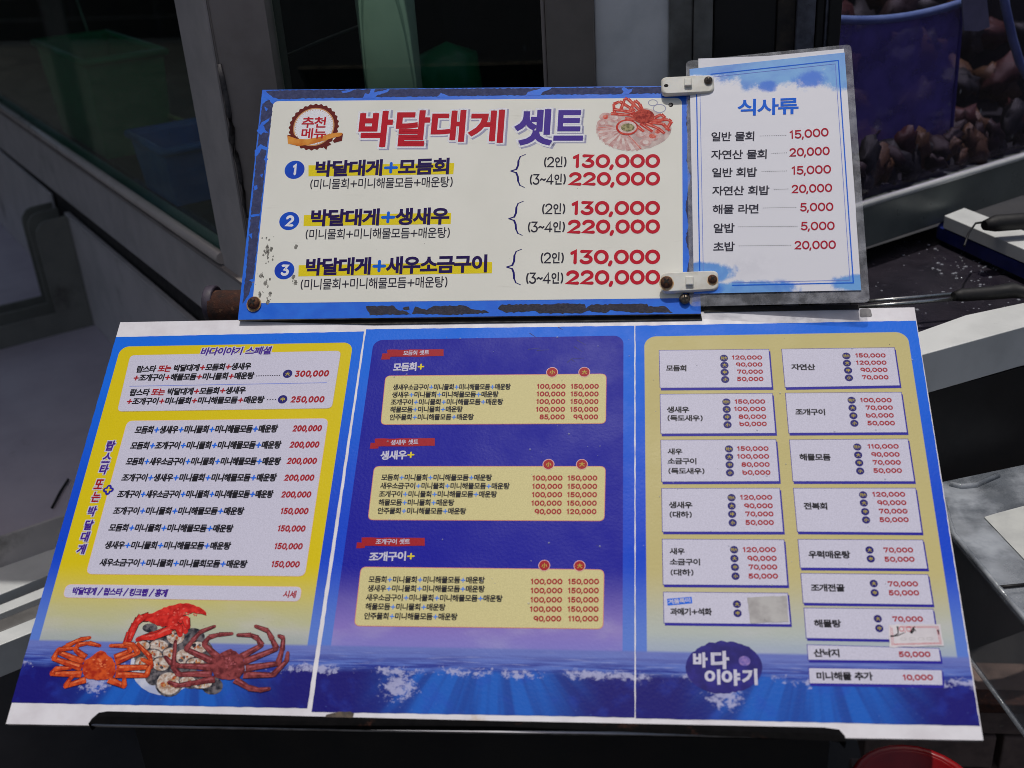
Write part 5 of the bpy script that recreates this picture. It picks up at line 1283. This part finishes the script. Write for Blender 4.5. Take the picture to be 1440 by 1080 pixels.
def shell_mesh(k):
    b = MB(); r = random.Random(k); n_, m_ = 12, 7; vs = []
    for j in range(m_ + 1):
        ph = math.pi * j / m_
        for i in range(n_):
            t = 2 * math.pi * i / n_; rad = 1 + .22 * math.sin(6 * t + 3 * ph + k) * math.sin(ph) + r.uniform(-.18, .18)
            vs.append((math.sin(ph) * math.cos(t) * rad, math.sin(ph) * math.sin(t) * rad * .75, math.cos(ph) * .5 * rad + (.22 * math.sin(ph) * math.cos(t))))
    b.add(vs, [(j * n_ + i, j * n_ + (i + 1) % n_, (j + 1) * n_ + (i + 1) % n_, (j + 1) * n_ + i) for j in range(m_) for i in range(n_)], SHM[k % 4], True)
    me = bpy.data.meshes.new('shell'); me.from_pydata(b.v, [], b.f); me.materials.append(SHM[k % 4])
    for p_ in me.polygons: p_.use_smooth = True
    return me
SHELLS = [shell_mesh(k) for k in range(8)]
for i in range(96):
    row = i // 16; l = rr.uniform(-.06, 1.25); u_n = -.16 - row * .06 + rr.uniform(-.02, .02)
    zz = 1.01 + row * .052 + rr.uniform(-.012, .02)
    o = bpy.data.objects.new('shell', SHELLS[rr.randrange(8)]); COL.objects.link(o); s = rr.uniform(.032, .058)
    o.location = RR(l, u_n, zz); o.scale = (s, s, s); o.rotation_euler = (rr.uniform(0, 6), rr.uniform(0, 6), rr.uniform(0, 6))
    tag(o, 'sea shell heaped in the right glass tank', 'shell', 'sea shells heaped in the right tank')

for i in range(46):
    o = bpy.data.objects.new('shell', SHELLS[rr.choice((1, 2, 2, 5, 6, 6, 0, 3))]); COL.objects.link(o); s = rr.uniform(.018, .034)
    o.location = RR(.02 + i * .014 + rr.uniform(-.01, .01), rr.uniform(-.055, -.042), 1.0 + rr.uniform(.004, .05)); o.scale = (s, s * .7, s); o.rotation_euler = (rr.uniform(0, 6), rr.uniform(0, 6), rr.uniform(0, 6))
    tag(o, 'small dark sea shell lying against the front glass of the right tank', 'shell', 'dark shells against the right tank glass')
# steel trays below the left tank
zf = onv(140, 455, PA, dL).z
tray = empty('steel_tray', LL(.66, .25, zf), 'grey steel tray under the left tank beside the large board', 'tray')
def tb(root, name, l0, l1, n0, n1, z0, z1, m, bev=.0015):
    b = MB(); b.hexa([LL(l0, n0, z0), LL(l1, n0, z0), LL(l1, n1, z0), LL(l0, n1, z0), LL(l0, n0, z1), LL(l1, n0, z1), LL(l1, n1, z1), LL(l0, n1, z1)], m); return rel(root, b, name, bev)
lF = (onplane(100, 302, LL(1.116, 0, 0), dL) - PA).dot(dL); zt = onplane(100, 302, LL(1.116, 0, 0), dL).z
tb(tray, 'tray_floor', .20, 1.116, .004, .46, zf - .012, zf, M_TRAYF)
tb(tray, 'back_panel', .0, 1.125, .006, .012, zf + .0005, zt, M_STEEL)
tb(tray, 'panel_hem', .0, 1.125, .005, .016, zt, zt + .006, M_ALU)
def fin(root, l0, name='side_fin', zl=.05):
    b = MB(); prof = [(.013, zf), (.46, zf), (.46, zf + zl), (.086, zf + zl), (.086, zt - .035), (.083, zt - .02), (.072, zt - .006), (.060, zt - .002), (.013, zt)]
    b.slab([LL(l0, n_, z_) for n_, z_ in prof], dL * .006, M_FIN); return rel(root, b, name, .0012)
fin(tray, 1.116)
tb(tray, 'near_wall', .20, .206, .004, .46, zf - .05, zf + .05, M_STEEL)
tb(tray, 'front_wall', .206, 1.116, .455, .46, zf + .0005, zf + .05, M_STEEL)
b = MB(); b.tube([onz(u, v, zf + .003) for u, v in ((73, 714), (84, 693), (96, 674))], .0022, M_BLACK, 6); centred(b, 'dark_stick', 'short dark stick lying on the near tray floor', 'stick')
tray2 = empty('steel_tray', LL(1.6, .2, zf), 'farther grey steel tray at the left edge of the picture', 'tray')
tb(tray2, 'tray_floor', 1.15, 2.4, .004, .46, zf - .012, zf, M_TRAYF); tb(tray2, 'back_panel', 1.26, 2.4, .006, .012, zf + .0005, zt + .02, M_STEEL); fin(tray2, 1.20); fin(tray2, 1.26)
# sunlit white frame at lower left
M_GROOVE = worn('dark_groove', (40, 40, 42), (60, 60, 62), .7, 20)
frame = empty('white_frame', onz(20, 830, zf - .05), 'sunlit white plastic window frame lying at the lower left edge', 'frame')
def strip(root, name, qd, z_, th, m):
    b = MB(); b.slab([onz(u, v, z_) for u, v in qd], (0, 0, -th), m); return rel(root, b, name, .001)
def st(v0, v1, k=-.40): return [(-200, v0 + 80), (190, v0 - 76), (190, v1 - 76), (-200, v1 + 80)]
strip(frame, 'frame_bar', st(791, 836), zf, .05, M_WHITEP)
strip(frame, 'track_groove', st(836.5, 850), zf - .02, .03, M_GROOVE)
strip(frame, 'track_lip', st(850.5, 863), zf - .002, .05, M_WHITEP)
strip(frame, 'track_groove', st(863.5, 888), zf - .012, .03, worn('grey_track', (108, 106, 104), (84, 82, 80), .5, 20))
strip(frame, 'frame_bar', st(888.5, 907), zf - .001, .05, M_WHITEP)
# end of rusty support tube behind the upper board
rb = empty('rusty_bracket', V((-.335, .235, 1.0)), 'rusty tube end between the upper board and the grey panel', 'bracket')
q = ony(330, 432, .24); b = MB(); M_RUSTT = worn('flaking_rust', (74, 40, 26), (46, 30, 26), .8, 120, dirt=(120, 84, 60), dlo=.58, dhi=.7, dscale=160, bmp=.6)
b.tube([q + V((-.026, 0, .0)), q + V((.12, 0, 0))], .021, M_RUSTT, 18); rel(rb, b, 'tube')
b = MB(); b.tube([q + V((-.034, .004, .003)), q + V((-.022, .004, .003))], .0225, worn('purple_grey_paint', (70, 62, 76), (56, 50, 60), .6, 60), 18); rel(rb, b, 'end_cap', .002)

# display stand carrying the boards
stand = empty('display_stand', V((0, .05, 0)), 'black stand with a long ledge bar carrying the large menu board', 'stand')
M_LEDGE = worn('black_ledge_steel', (9, 9, 10), (14, 13, 14), .8, 60, spec=.06, dirt=(64, 40, 32), dlo=.62, dhi=.76, dscale=40, bmp=.2)
def mw(u, v, h): return MAIN.M @ V((*MAIN.p(u, v, h), h))
b = MB()
a_ = [mw(124, 1018, .004), mw(134, 1009.5, .004), mw(146, 1007.5, .004), mw(700, 1021.5, .004), mw(1160, 1031, .004), mw(1182, 1034, .004), mw(1190, 1043, .004)]
lo = [p + V((0, .003, -.011)) for p in a_]
ring = a_ + lo[::-1]
b.slab(ring, V((0, .05, -.002)), M_LEDGE); rel(stand, b, 'ledge_bar')
b = MB(); b.hexa([V((-.36, -.13, 0)), V((.33, -.13, 0)), V((.33, .30, 0)), V((-.36, .30, 0)), V((-.36, -.13, .73)), V((.33, -.13, .73)), V((.33, .30, .98)), V((-.36, .30, .98))], worn('black_cabinet', (12, 12, 14), (20, 19, 20), .6, 10)); rel(stand, b, 'cabinet')
b = MB()
for x_ in (-.22, 0.1, .30):
    b.box((x_ - .015, .225, .9), (x_ + .015, .25, 1.08), M_LEDGE)
b.v = [(p[0], p[1] + (p[2] - .9) * .40, p[2]) for p in b.v]
for j, x_ in enumerate((-.22, .1, .30)):
    bb = MB(); bb.v = b.v[j * 8:(j + 1) * 8]; bb.f = b.f[:6]; bb.mi = [0] * 6; bb.sm = [False] * 6; bb.mats = [M_LEDGE]; rel(stand, bb, 'upright')

# right side: wet table, rails, tool, box
M_WET = worn('wet_black_steel', (50, 46, 54), (34, 31, 38), .22, 14, dirt=(84, 80, 92), dlo=.60, dhi=.72, dscale=60, bmp=.35, bscale=70)
zt2 = zb - .03
table = empty('wash_table', onz(1330, 420, zt2), 'wet black wash table with white rails right of the boards', 'table')
strip(table, 'wet_top', [(1150, 372), (1330, 314), (1335, 300), (1500, 330), (1520, 400), (1290, 475), (1120, 480)], zt2, .02, M_WET)
strip(table, 'white_rail', [(1285, 469), (1358, 443), (1440, 425.5), (1540, 402), (1560, 432), (1440, 459.5), (1292, 500)], zt2 + .03, .055, M_WHITEP)
strip(table, 'corner_rail', [(1328, 303), (1356, 292), (1520, 355), (1520, 384)], zt2 + .05, .02, M_WHITEP)
strip(table, 'blue_strip', [(1318, 318), (1328, 306), (1520, 388), (1520, 408)], zt2 + .028, .02, worn('blue_edge', (26, 40, 120), (20, 30, 90), .4, 20))
b = MB(); p0 = onz(1292, 500, zt2 + .03); p1 = onz(1560, 432, zt2 + .03); dn = V((0, 0, -.055))
b.slab([p0 + dn * 1.02 + V((0, .004, 0)), p1 + dn * 1.02 + V((0, .004, 0)), p1 + V((0, .004, -.5)), p0 + V((0, .004, -.5))], V((0, .03, 0)), M_BLKP); rel(table, b, 'front_panel')
rr = random.Random(31); b = MB()
for i in range(150):
    u, v = rr.gauss(1380, 40), rr.gauss(372, 18)
    if i % 3 == 0: u, v = rr.uniform(1225, 1440), rr.uniform(335, 445)
    q = onz(u, v, zt2 + .0005); r_ = rr.choice((.0008, .001, .0013, .0018, .0026))
    b.lathe([(r_, 0), (r_ * .8, r_ * .3), (r_ * .3, r_ * .45), (1e-5, r_ * .5)], m_drop, Matrix.Translation(q), 8)
rel(table, b, 'water_drops', kind='stuff')
tool = empty('skewer_tool', onz(1345, 417, zt2 + .037), 'long two pronged steel tool with black handle lying over the wet table', 'tool')
M_CHR = worn('bright_steel_rod', (190, 192, 190), (160, 162, 160), .25, 30, metal=.9)
for v0, v1 in ((424, 413), (431, 420)):
    b = MB(); b.tube([onz(1196, v0 + 2, zt2 + .037), onz(1348, v1, zt2 + .037)], .0028, M_CHR, 8); rel(tool, b, 'rod')
b = MB(); b.tube([onz(u, v, zt2 + .042) for u, v in ((1341, 417), (1352, 415), (1395, 412), (1425, 408), (1440, 411), (1500, 405))], [.006, .0085, .009, .0105, .008, .009], M_BLACK, 12); rel(tool, b, 'handle')
b = MB(); b.tube([onz(u, v, zt2 + .075) for u, v in ((1384, 317), (1400, 314), (1440, 311), (1530, 303))], [.007, .012, .012, .012], M_BLACK, 14); centred(b, 'black_torch', 'black tube lying on the white corner rail', 'torch')
b = MB(); b.tube([onz(u, v, zt2 + .075) for u, v in ((1386, 312), (1372, 314), (1362, 328), (1356, 346))], .0016, M_BLACK, 6); centred(b, 'thin_cable', 'thin dark cable hanging from the black tube', 'cable')

zx = .75
bx = empty('plastic_box', onz(1400, 800, zx - .2), 'cloudy clear plastic box with white paper on top at the right edge', 'box')
m_cl, bs = new_mat('cloudy_plastic'); o, x, y, z = coords()
put(bs, 'Base Color', cmix(sstep(noise(o, 16.0, 6.0, .6), .4, .65), rgb(120, 126, 134), rgb(186, 192, 200))); bs.inputs['Roughness'].default_value = .12
put(bs, 'Alpha', sstep(noise(o, 12.0, 6.0), .3, .7) * .45 + .36); bump(bs, noise(o, 22.0, 4.0), .8, .006)
m_sd, bs = new_mat('clear_side'); o, x, y, z = coords(); bs.inputs['Base Color'].default_value = rgb(170, 174, 178); bs.inputs['Roughness'].default_value = .12
put(bs, 'Alpha', sstep(noise(o, 10.0, 6.0), .4, .8) * .25 + .32)
c0, c1, c2, c3 = [onz(u, v, zx) for u, v in ((1319, 678), (1341, 752), (1470, 905), (1500, 640))]
b = MB(); b.slab([c0, c1, c2, c3], (0, 0, -.008), m_cl); rel(bx, b, 'lid', .002)
lo1 = onplane(1370, 945, c1, (c2 - c1).cross(V((0, 0, 1)))); hz = lo1.z
b = MB(); dn = V((0, 0, hz - zx + .0085)); inn = (c3 - c2).normalized() * .004
t0 = V((0, 0, -.0085))
b.slab([c1 + t0, c2 + t0, c2 + dn, c1 + dn], inn, m_sd); b.slab([c0 + t0, c1 + t0 - (c1 - c0) * .02, c1 + dn - (c1 - c0) * .02, c0 + dn], inn, m_sd); rel(bx, b, 'box_side')
b = MB(); b.tube([c0 + V((0, 0, .001)), c1 + V((0, 0, .001)), c2 + V((0, 0, .001))], .003, m_cl, 8); b.tube([c1 + dn, c2 + dn], .003, m_cl, 8); rel(bx, b, 'rim')
b = MB(); b.slab([onz(u, v, zx + .0015) for u, v in ((1384, 727), (1400, 722), (1460, 706), (1470, 800), (1440, 786))], (0, 0, -.001), worn('damp_paper', (196, 198, 194), (180, 182, 180), .6, 30)); rel(bx, b, 'paper_sheet')
b = MB(); b.tube([onz(u, v, zx + .002) for u, v in ((1336, 680), (1352, 684), (1372, 682), (1392, 673), (1404, 668))], .0035, m_cl, 8); rel(bx, b, 'lid_ridge')
b = MB(); b.tube([onz(u, v, zx + .002) for u, v in ((1404, 826), (1424, 824), (1445, 822))], .002, M_BLACK, 8); rel(bx, b, 'lid_seam')

M_BRICK = worn('weathered_brick', (128, 108, 100), (104, 88, 82), .8, 30, dirt=(150, 140, 128), dlo=.6, dhi=.7, dscale=20, bmp=.5)
wall = empty('brick_pier', onz(1400, 1010, .25), 'low weathered brick pier with a rusty steel angle under the clear box', 'pier')
q = onz(1392, 1000, .30)
for j in range(4):
    for k in range(3):
        b = MB(); s_ = .1 * (j % 2)
        b.box((q.x - .07 + k * .205 - s_, q.y + .02, .30 - .07 * (j + 1) + .006), (q.x + .125 + k * .205 - s_, q.y + .11, .30 - .07 * j), M_BRICK); rel(wall, b, 'brick', .003)
b = MB(); b.box((q.x - .12, q.y - .012, .306), (q.x + .6, q.y + .02, .325), M_RUSTT); rel(wall, b, 'steel_angle', .002)
b = MB(); q = onz(1288, 1114, .62); M_RED = worn('red_plastic', (150, 10, 16), (120, 8, 14), .35, 10)
b.lathe([(.0001, 0), (.046, 0), (.058, .10), (.062, .105), (.062, .112), (.054, .110), (.044, .012), (.0001, .012)], M_RED, Matrix.Translation((q.x, q.y, .51)), 28)
b.tube([V((q.x + .060 * math.cos(t), q.y + .060 * math.sin(t), .618)) for t in [2 * math.pi * k / 28 for k in range(29)]], .005, M_RED, 8); centred(b, 'red_basin', 'red plastic basin under the right end of the large board', 'basin')
b = MB(); b.box((q.x - .06, q.y - .07, 0), (q.x + .07, q.y + .08, .508), M_BLKP); centred(b, 'black_crate', 'black crate carrying the red basin in the shade', 'crate')

# ground, and an unseen canopy overhead with its edge shaped for the shade
M_GROUND = worn('wet_pavement', (56, 54, 54), (42, 41, 42), .6, 6, dirt=(40, 38, 40), dlo=.5, dhi=.7, dscale=2, bmp=.3, bscale=60)
b = MB(); b.slab([V((-60, -60, 0)), V((60, -60, 0)), V((60, 60, 0)), V((-60, 60, 0))], (0, 0, -.1), M_GROUND); centred(b, 'ground', None, None, kind='structure')
can = empty('shade_canopy', V((0, 2.6, 0)), 'unseen grey fabric canopy on posts, shaped to shade the tanks and trays', 'canopy')
b = MB(); b.slab([V((-3.2, .345, 2.4)), V((-.62, .345, 2.4)), V((-.54, .50, 2.4)), V((.40, .50, 2.4)), V((.40, 2.9, 2.4)), V((-3.2, 2.9, 2.4))], (0, 0, .03), worn('shade_canopy_fabric', (120, 122, 128), (104, 106, 112), .8, 6)); rel(can, b, 'shade_canopy_sheet')
for x_, y_ in ((-3.1, 2.8), (.35, 2.8), (-3.1, .6)):
    b = MB(); b.box((x_ - .03, y_ - .03, 0), (x_ + .03, y_ + .03, 2.4), M_ALU_D); rel(can, b, 'shade_canopy_post')

# unseen stall side added on the left to darken the tank glass reflections
nb = empty('added_stall_side', V((-9, 5, 0)), 'unseen dark timber stall side added at left to darken the tank glass', 'stall')
for k in range(14):
    b = MB(); b.box((-9.0, -4.0, .02 + k * .22), (-8.96, 14.0, .02 + k * .22 + .212), worn('added_dark_timber', (50, 40, 34), (30, 26, 24), .7, 4) if k == 0 else bpy.data.materials['added_dark_timber']); rel(nb, b, 'added_stall_board', .004)
